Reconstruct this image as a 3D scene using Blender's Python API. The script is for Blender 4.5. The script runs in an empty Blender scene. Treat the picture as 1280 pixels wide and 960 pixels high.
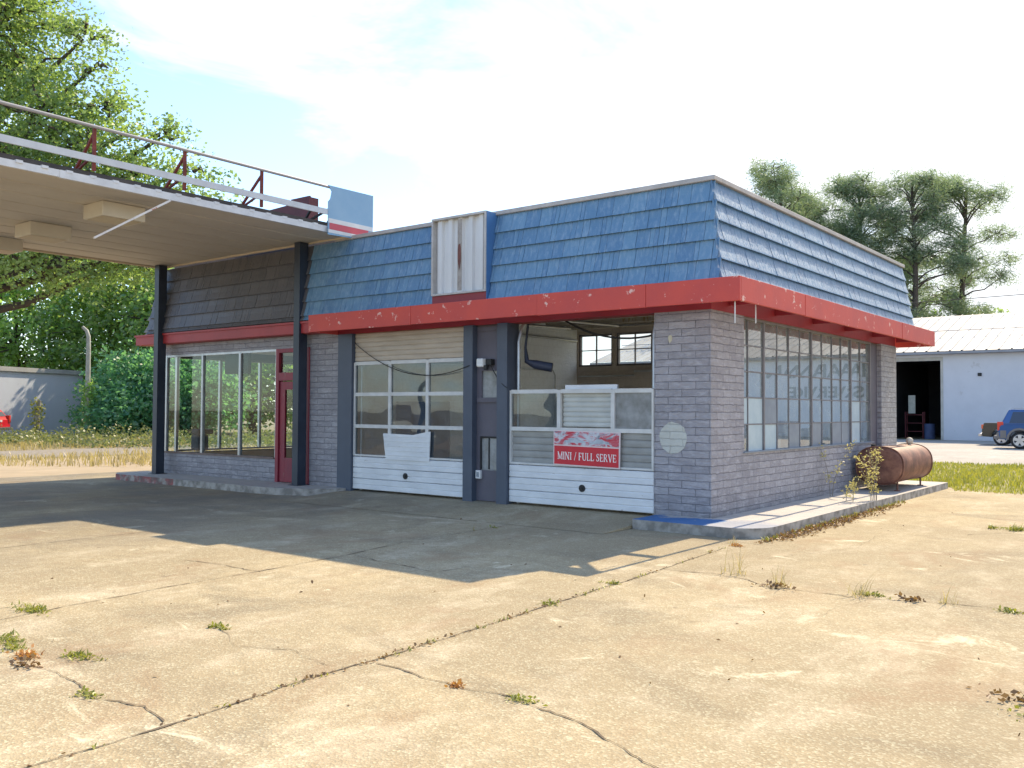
import bpy, bmesh, math, random
from mathutils import Vector, Matrix, noise
random.seed(11)
R = math.radians
D = bpy.data
scene = bpy.context.scene
COL = scene.collection

# ------------------------------------------------------------------ helpers
class MB:
    """collects faces in world coordinates"""
    def __init__(s): s.v = []; s.f = []; s.sm = []; s.var = []
    def add(s, vs, fs, smooth=False):
        b = len(s.v); s.v += [tuple(p) for p in vs]
        for f in fs: s.f.append(tuple(b + i for i in f)); s.sm.append(smooth)
    def box(s, x0, x1, y0, y1, z0, z1):
        if x0 > x1: x0, x1 = x1, x0
        if y0 > y1: y0, y1 = y1, y0
        if z0 > z1: z0, z1 = z1, z0
        v = [(x0,y0,z0),(x1,y0,z0),(x1,y1,z0),(x0,y1,z0),(x0,y0,z1),(x1,y0,z1),(x1,y1,z1),(x0,y1,z1)]
        s.add(v, [(0,3,2,1),(4,5,6,7),(0,1,5,4),(1,2,6,5),(2,3,7,6),(3,0,4,7)])
        return s
    def bbox(s, x0, x1, y0, y1, z0, z1, r=.01):
        """box with chamfered edges"""
        bm = bmesh.new(); bmesh.ops.create_cube(bm, size=1)
        for v in bm.verts:
            v.co = Vector(((x0+x1)/2+v.co.x*(x1-x0), (y0+y1)/2+v.co.y*(y1-y0), (z0+z1)/2+v.co.z*(z1-z0)))
        bmesh.ops.bevel(bm, geom=bm.edges[:], offset=r, segments=2, affect='EDGES', profile=.5)
        s.bm(bm); return s
    def bm(s, bm, smooth=False, M=None):
        bm.verts.index_update()
        s.add([(M @ v.co if M else v.co) for v in bm.verts], [[v.index for v in f.verts] for f in bm.faces], smooth)
        bm.free(); return s
    def hexa(s, p):   # 8 points: bottom 4 ccw, top 4
        s.add(p, [(0,3,2,1),(4,5,6,7),(0,1,5,4),(1,2,6,5),(2,3,7,6),(3,0,4,7)]); return s
    def tube(s, pts, r, n=8, caps=True, smooth=True):
        pts = [Vector(p) for p in pts]
        rs = r if isinstance(r, (list, tuple)) else [r]*len(pts)
        rings = []; prev = None
        for i, p in enumerate(pts):
            t = (pts[min(i+1, len(pts)-1)] - pts[max(i-1, 0)])
            if t.length < 1e-9: t = Vector((0,0,1))
            t.normalize()
            if prev is None:
                a = Vector((0,0,1)) if abs(t.z) < .9 else Vector((1,0,0))
                u = t.cross(a).normalized()
            else:
                u = (prev - t*prev.dot(t))
                u = u.normalized() if u.length > 1e-6 else t.orthogonal().normalized()
            prev = u; w = t.cross(u)
            rings.append([p + (u*math.cos(2*math.pi*k/n) + w*math.sin(2*math.pi*k/n))*rs[i] for k in range(n)])
        vs = [q for ring in rings for q in ring]; fs = []
        for i in range(len(rings)-1):
            for k in range(n):
                fs.append((i*n+k, i*n+(k+1)%n, (i+1)*n+(k+1)%n, (i+1)*n+k))
        s.add(vs, fs, smooth)
        if caps:
            s.add(rings[0], [tuple(reversed(range(n)))]); s.add(rings[-1], [tuple(range(n))])
        return s
    def bar(s, a, b, w, h):   # rectangular bar between two points
        a = Vector(a); b = Vector(b); t = (b-a).normalized()
        up = Vector((0,0,1)) if abs(t.z) < .95 else Vector((1,0,0))
        u = t.cross(up).normalized()*w/2; v = u.cross(t).normalized()*h/2
        s.hexa([a-u-v, a+u-v, b+u-v, b-u-v, a-u+v, a+u+v, b+u+v, b-u+v]); return s
    def prism(s, prof, axis, a0, a1, smooth=False):
        """extrude 2D profile along axis; profile coordinates are the two other axes in order"""
        def P(p, a):
            if axis == 'x': return (a, p[0], p[1])
            if axis == 'y': return (p[0], a, p[1])
            return (p[0], p[1], a)
        n = len(prof)
        s.add([P(p, a0) for p in prof] + [P(p, a1) for p in prof],
              [(i, (i+1) % n, n+(i+1) % n, n+i) for i in range(n)], smooth)
        s.add([P(p, a0) for p in prof], [tuple(range(n))]); s.add([P(p, a1) for p in prof], [tuple(reversed(range(n)))])
        return s

WLOC = {}
def wl(o): return WLOC.get(o.name, Vector((0,0,0))) if o else Vector((0,0,0))
def put(name, mb, mat, parent=None, loc=None, label=None, cat=None, group=None, kind=None, fixn=True, bevel=0):
    base = wl(parent) if parent else Vector(loc or (0,0,0))
    me = D.meshes.new(name)
    me.from_pydata([(p[0]-base.x, p[1]-base.y, p[2]-base.z) for p in mb.v], [], mb.f)
    me.polygons.foreach_set('use_smooth', mb.sm)
    if mb.var:
        a = me.attributes.new('var', 'FLOAT', 'FACE'); a.data.foreach_set('value', mb.var)
    if fixn:
        bm = bmesh.new(); bm.from_mesh(me); bmesh.ops.recalc_face_normals(bm, faces=bm.faces[:]); bm.to_mesh(me); bm.free()
    me.update()
    o = D.objects.new(name, me); COL.objects.link(o)
    for m in (mat if isinstance(mat, (list, tuple)) else [mat]): me.materials.append(m)
    if parent: o.parent = parent
    else: o.location = base
    WLOC[o.name] = base
    if bevel:
        b = o.modifiers.new('bevel', 'BEVEL'); b.width = bevel; b.segments = 2; b.limit_method = 'ANGLE'
    tag(o, label, cat, group, kind)
    return o
def tag(o, label=None, cat=None, group=None, kind=None):
    if label: o['label'] = label
    if cat: o['category'] = cat
    if group: o['group'] = group
    if kind: o['kind'] = kind
def thing(name, label, cat, loc, group=None):
    o = D.objects.new(name, None); COL.objects.link(o); o.location = loc; o.empty_display_size = .2
    WLOC[o.name] = Vector(loc); tag(o, label, cat, group); return o
def copy_tree(o, parent=None):
    c = o.copy(); COL.objects.link(c)
    WLOC[c.name] = WLOC.get(o.name, Vector((0,0,0)))
    if parent: c.parent = parent
    for ch in list(o.children):
        copy_tree(ch, c)
    return c

# ------------------------------------------------------------------ materials
def newmat(name):
    m = D.materials.new(name); m.use_nodes = True
    nt = m.node_tree; b = nt.nodes['Principled BSDF']
    return m, nt, b
def N(nt, t, **kw):
    n = nt.nodes.new(t)
    for k, v in kw.items():
        if k in n.inputs: n.inputs[k].default_value = v
        else: setattr(n, k, v)
    return n
def pos(nt): return nt.nodes.new('ShaderNodeNewGeometry').outputs['Position']
def mapped(nt, scale=(1,1,1), src=None):
    mp = N(nt, 'ShaderNodeMapping'); mp.inputs['Scale'].default_value = scale
    nt.links.new(src or pos(nt), mp.inputs['Vector']); return mp.outputs[0]
def noisef(nt, vec, scale, detail=5, rough=.55, dist=0):
    n = N(nt, 'ShaderNodeTexNoise'); n.inputs['Scale'].default_value = scale; n.inputs['Detail'].default_value = detail
    n.inputs['Roughness'].default_value = rough; n.inputs['Distortion'].default_value = dist
    nt.links.new(vec, n.inputs['Vector']); return n.outputs['Fac']
def ramp(nt, fac, stops):
    r = N(nt, 'ShaderNodeValToRGB'); e = r.color_ramp.elements
    while len(e) < len(stops): e.new(.5)
    for i, (p, c) in enumerate(stops):
        e[i].position = p; e[i].color = (c, c, c, 1) if not isinstance(c, (tuple, list)) else (*c, 1)
    nt.links.new(fac, r.inputs[0]); return r.outputs[0]
def mix(nt, fac, a, b, mode='MIX'):
    n = N(nt, 'ShaderNodeMix'); n.data_type = 'RGBA'; n.blend_type = mode
    for sock, v in ((n.inputs[0], fac), (n.inputs[6], a), (n.inputs[7], b)):
        if isinstance(v, (int, float)): sock.default_value = v
        elif isinstance(v, (tuple, list)): sock.default_value = (*v, 1)
        else: nt.links.new(v, sock)
    return n.outputs[2]
def maths(nt, op, a, b=None, clamp=False):
    n = N(nt, 'ShaderNodeMath'); n.operation = op; n.use_clamp = clamp
    for i, v in enumerate((a, b)):
        if v is None: continue
        if isinstance(v, (int, float)): n.inputs[i].default_value = v
        else: nt.links.new(v, n.inputs[i])
    return n.outputs[0]
def bump(nt, b, h, strength=.3, dist=.01, prev=None):
    n = N(nt, 'ShaderNodeBump'); n.inputs['Strength'].default_value = strength; n.inputs['Distance'].default_value = dist
    nt.links.new(h, n.inputs['Height'])
    if prev: nt.links.new(prev, n.inputs['Normal'])
    nt.links.new(n.outputs[0], b.inputs['Normal']); return n.outputs[0]
def M(name, c1, c2=None, scale=3, rough=.7, metal=0, bmp=0, bscale=60, spec=.5, spots=None, spotscale=9, spotlevel=.68, stretch=(1,1,1)):
    m, nt, b = newmat(name)
    b.inputs['Roughness'].default_value = rough; b.inputs['Metallic'].default_value = metal
    b.inputs['Specular IOR Level'].default_value = spec
    vec = mapped(nt, stretch)
    c2 = c2 or tuple(x*.78 for x in c1)
    f = noisef(nt, vec, scale, 7, .62)
    col = mix(nt, ramp(nt, f, [(.32, 0), (.68, 1)]), c1, c2)
    if spots:
        g = noisef(nt, vec, spotscale, 6, .7)
        col = mix(nt, ramp(nt, g, [(spotlevel, 0), (spotlevel+.035, 1)]), col, spots)
    nt.links.new(col, b.inputs['Base Color'])
    if bmp: bump(nt, b, noisef(nt, vec, bscale, 5), bmp, .01)
    return m

def glass_mat(name, tint=(.9,.95,.95), refl=.9, wavy=0, ior=1.5, rough=.01, haze=0, hazecol=(.5,.55,.55)):
    m, nt, b = newmat(name); nt.nodes.remove(b)
    out = nt.nodes['Material Output']
    tr = N(nt, 'ShaderNodeBsdfTransparent'); tr.inputs[0].default_value = (*tint, 1)
    gl = N(nt, 'ShaderNodeBsdfGlossy'); gl.inputs['Roughness'].default_value = rough; gl.inputs[0].default_value = (refl,)*3+(1,)
    fr = N(nt, 'ShaderNodeFresnel'); fr.inputs[0].default_value = ior
    mx = N(nt, 'ShaderNodeMixShader'); nt.links.new(fr.outputs[0], mx.inputs[0])
    src = tr.outputs[0]
    if haze:
        df = N(nt, 'ShaderNodeBsdfDiffuse'); df.inputs[0].default_value = (*hazecol, 1)
        h = N(nt, 'ShaderNodeMixShader')
        f = ramp(nt, noisef(nt, pos(nt), 5, 6), [(.3, haze*.5), (.7, min(1, haze*1.4))])
        nt.links.new(f, h.inputs[0]); nt.links.new(tr.outputs[0], h.inputs[1]); nt.links.new(df.outputs[0], h.inputs[2]); src = h.outputs[0]
    nt.links.new(src, mx.inputs[1]); nt.links.new(gl.outputs[0], mx.inputs[2]); nt.links.new(mx.outputs[0], out.inputs[0])
    if wavy:
        bp = N(nt, 'ShaderNodeBump'); bp.inputs['Strength'].default_value = wavy; bp.inputs['Distance'].default_value = .02
        nt.links.new(noisef(nt, mapped(nt, (1,1,1.6)), 1.0, 1), bp.inputs['Height'])
        nt.links.new(bp.outputs[0], gl.inputs['Normal']); nt.links.new(bp.outputs[0], fr.inputs['Normal'])
    return m

def brick_mat(name, c1, c2, mortar, w=.405, h=.1016, spots=None, bstr=.9, rough=0):
    m, nt, b = newmat(name); b.inputs['Roughness'].default_value = .75
    sx = N(nt, 'ShaderNodeSeparateXYZ'); nt.links.new(pos(nt), sx.inputs[0])
    wob = noisef(nt, pos(nt), 7, 4, .6)
    u = maths(nt, 'ADD', sx.outputs[0], sx.outputs[1]); u = maths(nt, 'ADD', u, maths(nt, 'MULTIPLY', wob, .05))
    v = maths(nt, 'ADD', sx.outputs[2], maths(nt, 'MULTIPLY', wob, .035))
    cb = N(nt, 'ShaderNodeCombineXYZ'); nt.links.new(u, cb.inputs[0]); nt.links.new(v, cb.inputs[1])
    br = N(nt, 'ShaderNodeTexBrick'); br.offset = .5; nt.links.new(cb.outputs[0], br.inputs['Vector'])
    br.inputs['Scale'].default_value = 1; br.inputs['Brick Width'].default_value = w; br.inputs['Row Height'].default_value = h
    br.inputs['Mortar Size'].default_value = .0065; br.inputs['Mortar Smooth'].default_value = .45; br.inputs['Bias'].default_value = -.1
    br.inputs['Color1'].default_value = (*c1, 1); br.inputs['Color2'].default_value = (*c2, 1); br.inputs['Mortar'].default_value = (*mortar, 1)
    n = noisef(nt, pos(nt), 11, 8, .7)
    col = mix(nt, ramp(nt, n, [(.3, 0), (.75, .45)]), br.outputs['Color'], tuple(x*1.35 for x in c2))
    big = noisef(nt, pos(nt), 1.1, 4)
    col = mix(nt, ramp(nt, big, [(.35, 0), (.7, .35)]), col, tuple(x*.72 for x in c1))
    if spots:
        g = noisef(nt, pos(nt), 14, 6, .75)
        col = mix(nt, ramp(nt, g, [(.71, 0), (.75, .8)]), col, spots)
    fill = ramp(nt, noisef(nt, pos(nt), 3.1, 4, .6), [(.40, 0), (.62, .8)])
    col = mix(nt, maths(nt, 'MULTIPLY', br.outputs['Fac'], fill), col, c1)
    nt.links.new(col, b.inputs['Base Color'])
    lum = noisef(nt, mapped(nt, (6,6,14)), 1.5, 4, .6)
    if rough:   # lumpy slump blocks under thick paint: damp low down, pale highlights painted on faces
        low = ramp(nt, maths(nt, 'ADD', sx.outputs[2], maths(nt, 'MULTIPLY', noisef(nt, mapped(nt, (2.2,2.2,.6)), 1.2, 6, .7), .9)), [(.45, .55), (.95, 0)])
        col = mix(nt, low, col, tuple(x*.50 for x in c1))
        highlight = ramp(nt, noisef(nt, mapped(nt, (1,1,3)), 4.2, 8, .75), [(.50, 0), (.66, .55)])
        col = mix(nt, maths(nt, 'MULTIPLY', highlight, maths(nt, 'SUBTRACT', 1, br.outputs['Fac'])), col, tuple(min(1,x*1.5) for x in c2))
        pit = ramp(nt, noisef(nt, pos(nt), 26, 6, .75), [(.30, .6), (.38, 0)])
        col = mix(nt, pit, col, mortar)
        nt.links.new(col, b.inputs['Base Color'])
    p = bump(nt, b, lum, .95 if rough else .45, .03)
    p = bump(nt, b, maths(nt, 'SUBTRACT', 1, br.outputs['Fac']), bstr, .012, p)
    bump(nt, b, noisef(nt, pos(nt), 45, 6, .7), .5, .01, p)
    return m

def leaf_mat(name, dark, light, trans=.35):
    m, nt, b = newmat(name); nt.nodes.remove(b); out = nt.nodes['Material Output']
    at = N(nt, 'ShaderNodeAttribute'); at.attribute_name = 'var'
    mid = tuple((a+c)/2 for a, c in zip(dark, light))
    col = ramp(nt, at.outputs['Fac'], [(0, dark), (.55, mid), (1, light)])
    df = N(nt, 'ShaderNodeBsdfDiffuse'); tl = N(nt, 'ShaderNodeBsdfTranslucent'); gl = N(nt, 'ShaderNodeBsdfGlossy')
    gl.inputs['Roughness'].default_value = .45
    nt.links.new(col, df.inputs[0])
    tc = mix(nt, .6, col, (min(1,light[0]*1.75), min(1,light[1]*1.9), light[2]*1.0)); nt.links.new(tc, tl.inputs[0])
    a = N(nt, 'ShaderNodeMixShader'); a.inputs[0].default_value = trans
    nt.links.new(df.outputs[0], a.inputs[1]); nt.links.new(tl.outputs[0], a.inputs[2])
    c = N(nt, 'ShaderNodeMixShader'); c.inputs[0].default_value = .06
    nt.links.new(a.outputs[0], c.inputs[1]); nt.links.new(gl.outputs[0], c.inputs[2]); nt.links.new(c.outputs[0], out.inputs[0])
    return m

# concrete lot ------------------------------------------------------
def concrete_mat(name, a, bcol, pale, stain, speck=.5, oil_shade=False):
    m, nt, b = newmat(name); b.inputs['Roughness'].default_value = .9; b.inputs['Specular IOR Level'].default_value = .25
    P = pos(nt)
    big = noisef(nt, P, .38, 7, .6, .4)
    col = mix(nt, ramp(nt, big, [(.38, 0), (.56, 1)]), a, bcol)
    md = noisef(nt, mapped(nt, (1, .5, 1)), 1.5, 8, .68)
    col = mix(nt, ramp(nt, md, [(.50, 0), (.68, .8)]), col, pale)
    st = noisef(nt, mapped(nt, (.55, 1.0, 1)), .8, 7, .66, 1.0)
    col = mix(nt, ramp(nt, st, [(.52, 0), (.66, .78)]), col, stain)
    fs = noisef(nt, P, 6, 8, .75)
    col = mix(nt, ramp(nt, fs, [(.38, .55), (.62, 0)]), col, tuple(x*.62 for x in a))
    fine = N(nt, 'ShaderNodeTexVoronoi'); fine.inputs['Scale'].default_value = 75; nt.links.new(P, fine.inputs['Vector'])
    sp = N(nt, 'ShaderNodeSeparateColor'); nt.links.new(fine.outputs['Color'], sp.inputs[0])
    col = mix(nt, ramp(nt, sp.outputs[0], [(.0, speck), (.35, 0)]), col, tuple(x*.5 for x in a))
    col = mix(nt, ramp(nt, sp.outputs[1], [(.66, 0), (1, speck)]), col, tuple(min(1, x*1.6) for x in pale))
    # each poured slab has its own tone
    s2 = N(nt, 'ShaderNodeSeparateXYZ'); nt.links.new(P, s2.inputs[0])
    cell = N(nt, 'ShaderNodeCombineXYZ')
    nt.links.new(maths(nt, 'FLOOR', maths(nt, 'MULTIPLY', maths(nt, 'ADD', s2.outputs[0], 2.05), 1/3.22)), cell.inputs[0])
    nt.links.new(maths(nt, 'FLOOR', maths(nt, 'MULTIPLY', maths(nt, 'ADD', s2.outputs[1], 3.3), 1/5.4)), cell.inputs[1])
    wn = N(nt, 'ShaderNodeTexWhiteNoise'); wn.noise_dimensions = '2D'; nt.links.new(cell.outputs[0], wn.inputs['Vector'])
    col = mix(nt, ramp(nt, wn.outputs['Value'], [(0, 0), (1, .38)]), col, tuple(x*.66 for x in bcol))
    rs_ = ramp(nt, noisef(nt, mapped(nt, (1, .7, 1)), .95, 8, .72, .6), [(.54, 0), (.64, .45)])
    col = mix(nt, rs_, col, (.32,.215,.125) if oil_shade else bcol)
    wp = ramp(nt, noisef(nt, mapped(nt, (.8, 1.3, 1)), 1.05, 8, .75, .8), [(.60, 0), (.68, .6)])
    col = mix(nt, wp, col, tuple(min(.85, x*1.2) for x in pale))
    if oil_shade:   # drips at the pumps and into the bays, with canopy shade painted in
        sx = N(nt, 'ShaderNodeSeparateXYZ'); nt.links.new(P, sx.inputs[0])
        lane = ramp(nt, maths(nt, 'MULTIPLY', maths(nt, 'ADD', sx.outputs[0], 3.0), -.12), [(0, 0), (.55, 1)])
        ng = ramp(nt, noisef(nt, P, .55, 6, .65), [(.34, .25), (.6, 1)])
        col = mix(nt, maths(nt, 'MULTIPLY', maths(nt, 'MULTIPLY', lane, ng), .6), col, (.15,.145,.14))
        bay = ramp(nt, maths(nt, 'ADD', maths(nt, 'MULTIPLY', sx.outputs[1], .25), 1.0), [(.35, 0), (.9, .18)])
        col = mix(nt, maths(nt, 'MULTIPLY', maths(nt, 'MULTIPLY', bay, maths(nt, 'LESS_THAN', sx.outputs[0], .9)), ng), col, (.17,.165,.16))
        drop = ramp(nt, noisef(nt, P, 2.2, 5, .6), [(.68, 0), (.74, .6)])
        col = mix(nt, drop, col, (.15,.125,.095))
    nt.links.new(col, b.inputs['Base Color'])
    p = bump(nt, b, fine.outputs['Distance'], .35, .01)
    bump(nt, b, noisef(nt, P, 18, 6, .7), .35, .01, p)
    return m

CONC = concrete_mat('lot_concrete', (.52,.415,.25), (.39,.31,.19), (.74,.635,.45), (.235,.19,.125), .28, oil_shade=True)
PALE_CONC = concrete_mat('drive_concrete', (.50,.46,.40), (.44,.40,.34), (.58,.54,.48), (.36,.32,.27), .25)
CRACK = M('crack_dirt', (.10,.075,.05), (.20,.15,.095), 14, .95)
DIRT = M('dirt', (.32,.25,.15), (.22,.19,.10), 1.4, .95, bmp=.5, bscale=20)
SAND = M('sand', (.45,.355,.235), (.37,.29,.19), 1.2, .95, bmp=.5, bscale=30)
GRAVEL = M('gravel', (.34,.30,.25), (.20,.17,.14), 7, .95, bmp=.8, bscale=40)
BRICK = brick_mat('painted_block', (.265,.258,.285), (.375,.363,.392), (.115,.112,.13), h=.1065, w=.42, rough=1)
BRICK_IN = brick_mat('inside_block', (.76,.80,.83), (.80,.83,.86), (.64,.67,.70), w=.405, h=.203, bstr=.4)
BRICK_BROWN = brick_mat('inside_block_brown', (.48,.43,.39), (.52,.46,.41), (.36,.31,.28), w=.405, h=.203, bstr=.4)
BRICK_COL = brick_mat('glint_spot_block', (.27,.265,.285), (.37,.36,.38), (.15,.145,.16), w=.2, h=.1065, rough=1, spots=(.62,.6,.6))  # pale spots paint the sun's glints onto the column
PLUM = M('plum_paint', (.125,.115,.145), (.10,.095,.12), 2, .6, bmp=.15)
SLATE = M('slate_paint', (.075,.095,.135), (.06,.075,.11), 2, .5, bmp=.1, spots=(.15,.17,.2), spotscale=16, spotlevel=.72)
NAVY = M('navy_post_paint', (.018,.026,.045), (.03,.042,.065), 2, .45, bmp=.1)
RED = M('red_fascia_paint', (.60,.070,.048), (.50,.060,.052), 1.6, .55, bmp=.25, bscale=25, spots=(.74,.46,.40), spotscale=5.5, spotlevel=.605)
REDD = M('red_beam_paint', (.36,.022,.03), (.28,.02,.03), 2, .55, bmp=.2)
REDDOOR = M('red_door_paint', (.30,.022,.04), (.20,.02,.045), 3, .5, bmp=.2, spots=(.22,.10,.09), spotscale=7, spotlevel=.62, stretch=(1,1,.35))
MAROON = M('maroon_metal', (.14,.022,.03), (.09,.018,.022), 2.5, .6)
RUSTRED = M('rust_red_steel', (.25,.05,.035), (.13,.03,.022), 7, .8)
WHITE = M('white_metal', (.72,.72,.72), (.60,.61,.62), 2.5, .5, bmp=.08)
DOORWHITE = M('garage_door_white', (.74,.76,.79), (.60,.62,.65), 2.2, .5, bmp=.3, bscale=6, stretch=(1,1,3), spots=(.42,.40,.38), spotscale=4, spotlevel=.66)
DOORFRAME = M('door_frame_white', (.66,.66,.65), (.52,.52,.51), 4, .55)
CREAM = M('cream_metal', (.62,.54,.42), (.50,.43,.33), 2, .6, bmp=.1)
RIBTAN = M('tan_door_panel', (.55,.47,.38), (.44,.37,.29), 2, .6, stretch=(1,1,4))
ALU = M('aluminium', (.55,.56,.57), (.42,.43,.44), 4, .4, .6)
GALV = M('galvanised_strip', (.62,.62,.62), (.5,.5,.5), 5, .45, .3)
BLACK = M('black_rubber', (.018,.018,.02), (.028,.028,.028), 5, .7)
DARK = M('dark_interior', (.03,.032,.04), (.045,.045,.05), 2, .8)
CEIL = M('ceiling_boards', (.48,.44,.40), (.36,.33,.29), 3, .85, spots=(.34,.26,.16), spotscale=2.2, spotlevel=.55, stretch=(3,1,1))
FLOOR = M('shop_floor', (.52,.56,.60), (.43,.47,.50), 2, .8)
ROOFM = M('roof_felt', (.17,.17,.17), (.12,.12,.12), 2, .9)
WSTEEL = M('window_steel', (.21,.20,.215), (.16,.155,.165), 6, .6, spots=(.52,.52,.52), spotscale=14, spotlevel=.66)
SILL = M('sill_paint', (.20,.24,.30), (.26,.29,.33), 5, .6)
CAPM = M('cap_metal', (.50,.46,.43), (.36,.34,.33), 4, .5, .2)
RUST = None
def rust_mat():
    m, nt, b = newmat('rusty_tank'); b.inputs['Roughness'].default_value = .62
    f = noisef(nt, mapped(nt, (1, 1, 1)), 3.2, 8, .7)
    col = ramp(nt, f, [(.28, (.05,.025,.022)), (.48, (.17,.07,.048)), (.62, (.27,.125,.08)), (.78, (.40,.25,.18))])
    g = noisef(nt, mapped(nt, (1, 1, .4)), 7, 6, .7)
    col = mix(nt, ramp(nt, g, [(.6, 0), (.68, .6)]), col, (.10,.05,.045))
    nt.links.new(col, b.inputs['Base Color']); bump(nt, b, noisef(nt, pos(nt), 30, 6), .3, .01); return m
RUST = rust_mat()

def shake_mat(name, a, b2, wear, worn=0):
    m, nt, b = newmat(name); b.inputs['Roughness'].default_value = .42; b.inputs['Specular IOR Level'].default_value = .6
    at = N(nt, 'ShaderNodeAttribute'); at.attribute_name = 'var'
    col = mix(nt, maths(nt, 'FRACT', at.outputs['Fac']), a, b2)
    if worn:   # chalked, peeling paint plus painted sun glints on each shake's flared lower half
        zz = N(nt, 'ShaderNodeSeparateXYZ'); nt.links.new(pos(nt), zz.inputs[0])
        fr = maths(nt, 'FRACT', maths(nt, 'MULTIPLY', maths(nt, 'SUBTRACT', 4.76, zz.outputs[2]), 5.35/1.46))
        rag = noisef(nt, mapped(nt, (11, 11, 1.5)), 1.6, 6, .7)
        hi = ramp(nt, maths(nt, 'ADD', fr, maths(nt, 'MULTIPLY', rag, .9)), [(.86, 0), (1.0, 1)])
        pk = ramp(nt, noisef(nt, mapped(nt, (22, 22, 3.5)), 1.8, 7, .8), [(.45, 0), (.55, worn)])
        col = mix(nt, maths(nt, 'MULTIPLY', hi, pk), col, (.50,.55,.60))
    g = noisef(nt, mapped(nt, (7, 7, 1.2)), 3, 7, .7)
    col = mix(nt, ramp(nt, g, [(.48, 0), (.72, .6)]), col, wear)
    k = noisef(nt, mapped(nt, (1, 1, 1)), 5, 6, .7)
    col = mix(nt, ramp(nt, k, [(.70, 0), (.74, .75)]), col, (.03,.06,.13))
    nt.links.new(col, b.inputs['Base Color'])
    bump(nt, b, noisef(nt, mapped(nt, (14, 14, 1.6)), 3, 5, .65), .55, .012)
    return m
SHAKE = shake_mat('blue_metal_shakes', (.095,.205,.35), (.14,.27,.41), (.34,.45,.56))
SHAKE_WORN_GLINT = shake_mat('worn_glint_blue_shakes', (.06,.15,.29), (.095,.21,.36), (.20,.32,.46), .75)
SHAKE_GREY = shake_mat('grey_metal_shakes', (.10,.10,.115), (.13,.125,.135), (.17,.16,.16))

def walk_mat():
    m, nt, b = newmat('walk_concrete'); b.inputs['Roughness'].default_value = .85
    P = pos(nt); sx = N(nt, 'ShaderNodeSeparateXYZ'); nt.links.new(P, sx.inputs[0])
    f = noisef(nt, P, 3, 8, .7)
    col = mix(nt, ramp(nt, f, [(.3, 0), (.7, 1)]), (.52,.48,.43), (.38,.36,.34))
    # worn blue paint round the front corner, red paint on the far left kerb
    n1 = maths(nt, 'MULTIPLY', noisef(nt, P, 2.6, 7, .7), 1.1)
    blue = maths(nt, 'SUBTRACT', maths(nt, 'ADD', n1, .10), maths(nt, 'MULTIPLY', maths(nt, 'ADD', sx.outputs[1], .5), .55))
    blue = ramp(nt, blue, [(.36, 0), (.48, .94)])
    east = ramp(nt, maths(nt, 'ADD', sx.outputs[0], 2), [(.0, 0), (.01, 1)])
    gate = maths(nt, 'MULTIPLY', maths(nt, 'GREATER_THAN', sx.outputs[0], -2.0), ramp(nt, maths(nt, 'ADD', maths(nt, 'MULTIPLY', sx.outputs[0], -.5), maths(nt, 'MULTIPLY', n1, .25)), [(-.0, .25), (.0, .25)] if False else [(.0, .3), (.03, 1)]))  # blue fades where sun falls, painting light and shade into the colour
    up = N(nt, 'ShaderNodeSeparateXYZ'); g = nt.nodes.new('ShaderNodeNewGeometry'); nt.links.new(g.outputs['True Normal'], up.inputs[0])
    top = maths(nt, 'GREATER_THAN', up.outputs[2], .5)
    col = mix(nt, maths(nt, 'MULTIPLY', maths(nt, 'MULTIPLY', blue, gate), top), col, (.02,.13,.34))
    redm = ramp(nt, noisef(nt, P, 3.3, 7, .75), [(.42, 0), (.52, .85)])
    rg = maths(nt, 'MULTIPLY', maths(nt, 'LESS_THAN', sx.outputs[0], -11.6), maths(nt, 'SUBTRACT', 1, top))
    col = mix(nt, maths(nt, 'MULTIPLY', redm, rg), col, (.36,.06,.06))
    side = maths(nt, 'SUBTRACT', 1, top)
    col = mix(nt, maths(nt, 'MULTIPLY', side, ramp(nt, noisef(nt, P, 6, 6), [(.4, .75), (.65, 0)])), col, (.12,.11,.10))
    nt.links.new(col, b.inputs['Base Color']); bump(nt, b, noisef(nt, P, 22, 6, .7), .5, .012); return m
WALK = walk_mat()

def soffit_mat():
    m, nt, b = newmat('canopy_soffit'); b.inputs['Roughness'].default_value = .6
    f = noisef(nt, mapped(nt, (1, .35, 1)), 1.1, 7, .65)
    col = mix(nt, ramp(nt, f, [(.3, 0), (.72, 1)]), (.66,.60,.51), (.54,.48,.40))
    s = noisef(nt, mapped(nt, (5, .4, 1)), 2, 5, .7)
    col = mix(nt, ramp(nt, s, [(.6, 0), (.75, .45)]), col, (.28,.22,.17))
    nt.links.new(col, b.inputs['Base Color']); return m
SOFFIT = soffit_mat()
GLASS = glass_mat('clear_glass', (.90,.96,.95), .9)
GLASS_SIDE = glass_mat('side_window_glass', (.5,.56,.56), 1.0, ior=2.7, haze=.35, hazecol=(.50,.58,.58))
GLASS_DOOR = glass_mat('door_pane_glass', (.50,.60,.66), .9, wavy=.9, ior=1.6, haze=.12, hazecol=(.33,.38,.42))
GLASS_FROST = glass_mat('frosted_pane', (.5,.53,.55), .8, ior=1.5, rough=.3, haze=.6, hazecol=(.36,.38,.40))
GLASS_CAR = glass_mat('car_glass', (.06,.09,.14), .9, ior=1.6)
PANE_PALE = M('pale_painted_pane', (.50,.60,.64), (.40,.51,.57), 5, .3, bmp=.1)
PANE_GREY = M('dusty_pane', (.27,.31,.35), (.20,.23,.28), 4, .3)

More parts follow.
